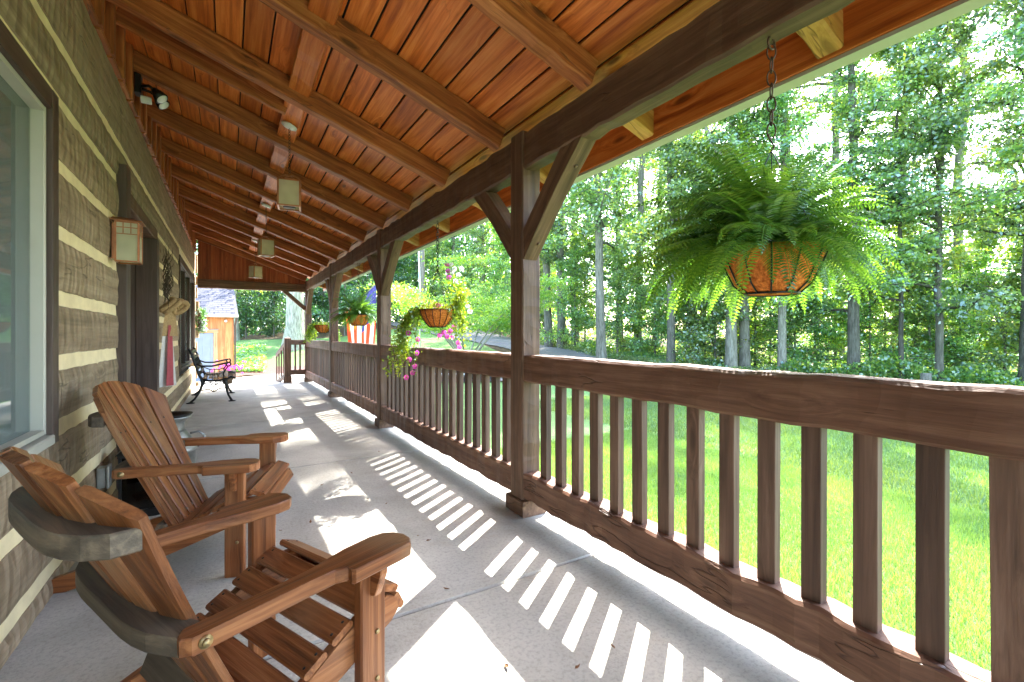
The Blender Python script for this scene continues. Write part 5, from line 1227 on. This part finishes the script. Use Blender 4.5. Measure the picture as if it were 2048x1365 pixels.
# ------------------------------------------------------------------ trailer, poles, stump, leaves
x, y = at(985, 15.6); x2_, y2_ = at(800, 15.9); ang = math.atan2(y2_ - y, x2_ - x)
t = thing('utility_trailer', 'low black utility trailer with rail sides parked on the drive, seen through the balusters', 'trailer', (x, y, gz(x, y) + .05), ang)
mb = MB(); mb.box(-.2, 3.0, -.7, .7, .30, .36, 'x'); mb.box(-.2, 3.0, -.74, -.70, .18, .30, 'x'); mb.box(-.2, 3.0, .70, .74, .18, .30, 'x'); mb.build('bed', 'concreteblack', t)
for yy_ in (-.72, .72):
    mb = MB()
    for z in (.46, .58): mb.box(-.2, 3.0, yy_ - .015, yy_ + .015, z - .015, z + .015, 'x')
    for k in range(6): mb.box(-.2 + k * .64 - .015, -.2 + k * .64 + .015, yy_ - .016, yy_ + .016, .36, .60, 'z')
    mb.build('side_rail', 'concreteblack', t)
    mb = MB(); mb.box(-.2, 3.0, yy_ + (.022 if yy_ > 0 else -.026), yy_ + (.026 if yy_ > 0 else -.022), .20, .24, 'x'); mb.build('reflective_strip', 'white', t)
for xx_ in (.35,):
    for yy_ in (-.86, .86):
        mb = MB(); c_ = Vector((xx_, yy_, .24)); n2 = 24
        prof = [(.13, -.07), (.22, -.08), (.24, -.05), (.24, .05), (.22, .08), (.13, .07)]
        mb.lathe(prof, n=n2); wl = mb.build('wheel', 'rubber', t); wl.location = c_; wl.rotation_euler = (R(90), 0, 0)
        mb = MB(); mb.lathe([(.02, .078), (.05, .07), (.12, .045), (.135, .075), (.13, .0)], n=n2); mb.lathe([(.13, 0), (.135, -.075), (.12, -.045), (.05, -.07), (.02, -.078)], n=n2); mb.build('rim', 'steel', wl)
mb = MB(); mb.tube([(3.0, 0, .33), (4.0, 0, .33)], .035, 8); mb.tube([(3.0, -.6, .33), (3.8, 0, .33)], .025, 6); mb.tube([(3.0, .6, .33), (3.8, 0, .33)], .025, 6); mb.tube([(3.85, 0, .33), (3.85, 0, -.02)], .025, 8); mb.build('drawbar', 'concreteblack', t)
x, y = at(845, 34); t = thing('utility_pole', 'weathered grey utility pole beyond the uphill drive', 'pole', (x, y, gz(x, y)))
mb = MB(); mb.tube([(0, 0, -.5), (0, 0, 4.5), (0, 0, 9.5)], [.17, .16, .13], 12); o = mb.build('pole_shaft', 'utility', t)
mb = MB(); mb.box(-1.1, 1.1, -.06, .06, 8.9, 9.02, 'x'); mb.build('crossarm', 'utility', t)
x, y = at(840, 22.5); t = thing('flagpole', 'slim pale metal pole standing behind the petunia basket', 'pole', (x, y, gz(x, y)))
mb = MB(); mb.tube([(0, 0, -.2), (0, 0, 3), (-.12, 0, 6.2)], [.045, .04, .03], 10); mb.build('pole_shaft', 'white', t)
mb = MB(); mb.lathe([(.001, -.05), (.05, 0), (.001, .05)], (-.12, 0, 6.25), 12); mb.build('finial', 'white', t)
x, y = at(1852, 16.6); t = thing('tree_stump', 'short brown tree stump just above the near railing at right', 'stump', (x, y, gz(x, y)))
mb = MB(); mb.tube([(0, 0, -.1), (0, 0, .2), (.01, 0, .42)], [.22, .16, .15], 12); o = mb.build('stump_wood', 'bark', t); o['tone'] = .9
lf = None
spots = [(640, 972), (705, 948), (838, 1072), (852, 1083), (620, 1048), (565, 1062), (733, 1000), (771, 1010), (900, 1180), (1010, 1330), (1150, 1340), (760, 905), (700, 870), (553, 1030), (1230, 1300)]
for i, (px, py) in enumerate(spots):
    d = ray(px, py); k_ = -H / d.z; p = (d.x * k_, d.y * k_, .004)
    if lf is None:
        mb = MB(); o = [(0, 0, 0), (.012, .008, .006), (.028, .006, .002), (.04, 0, .010), (.028, -.007, .004), (.012, -.009, .001)]
        mb.add(o, [(0, 1, 2), (0, 2, 3), (0, 3, 4), (0, 4, 5)]); lf = mb.build('dead_leaf', 'dryleaf')
        tag(lf, 'small curled dry leaf lying on the concrete porch floor', 'dead leaf', 'dry leaves scattered on the porch floor'); q = lf
    else: q = lf.copy(); sc.collection.objects.link(q)
    q.location = p; q.rotation_euler = (0, 0, i * 1.9); s_ = random.uniform(.45, .95); q.scale = (s_, s_, s_ * 1.2)
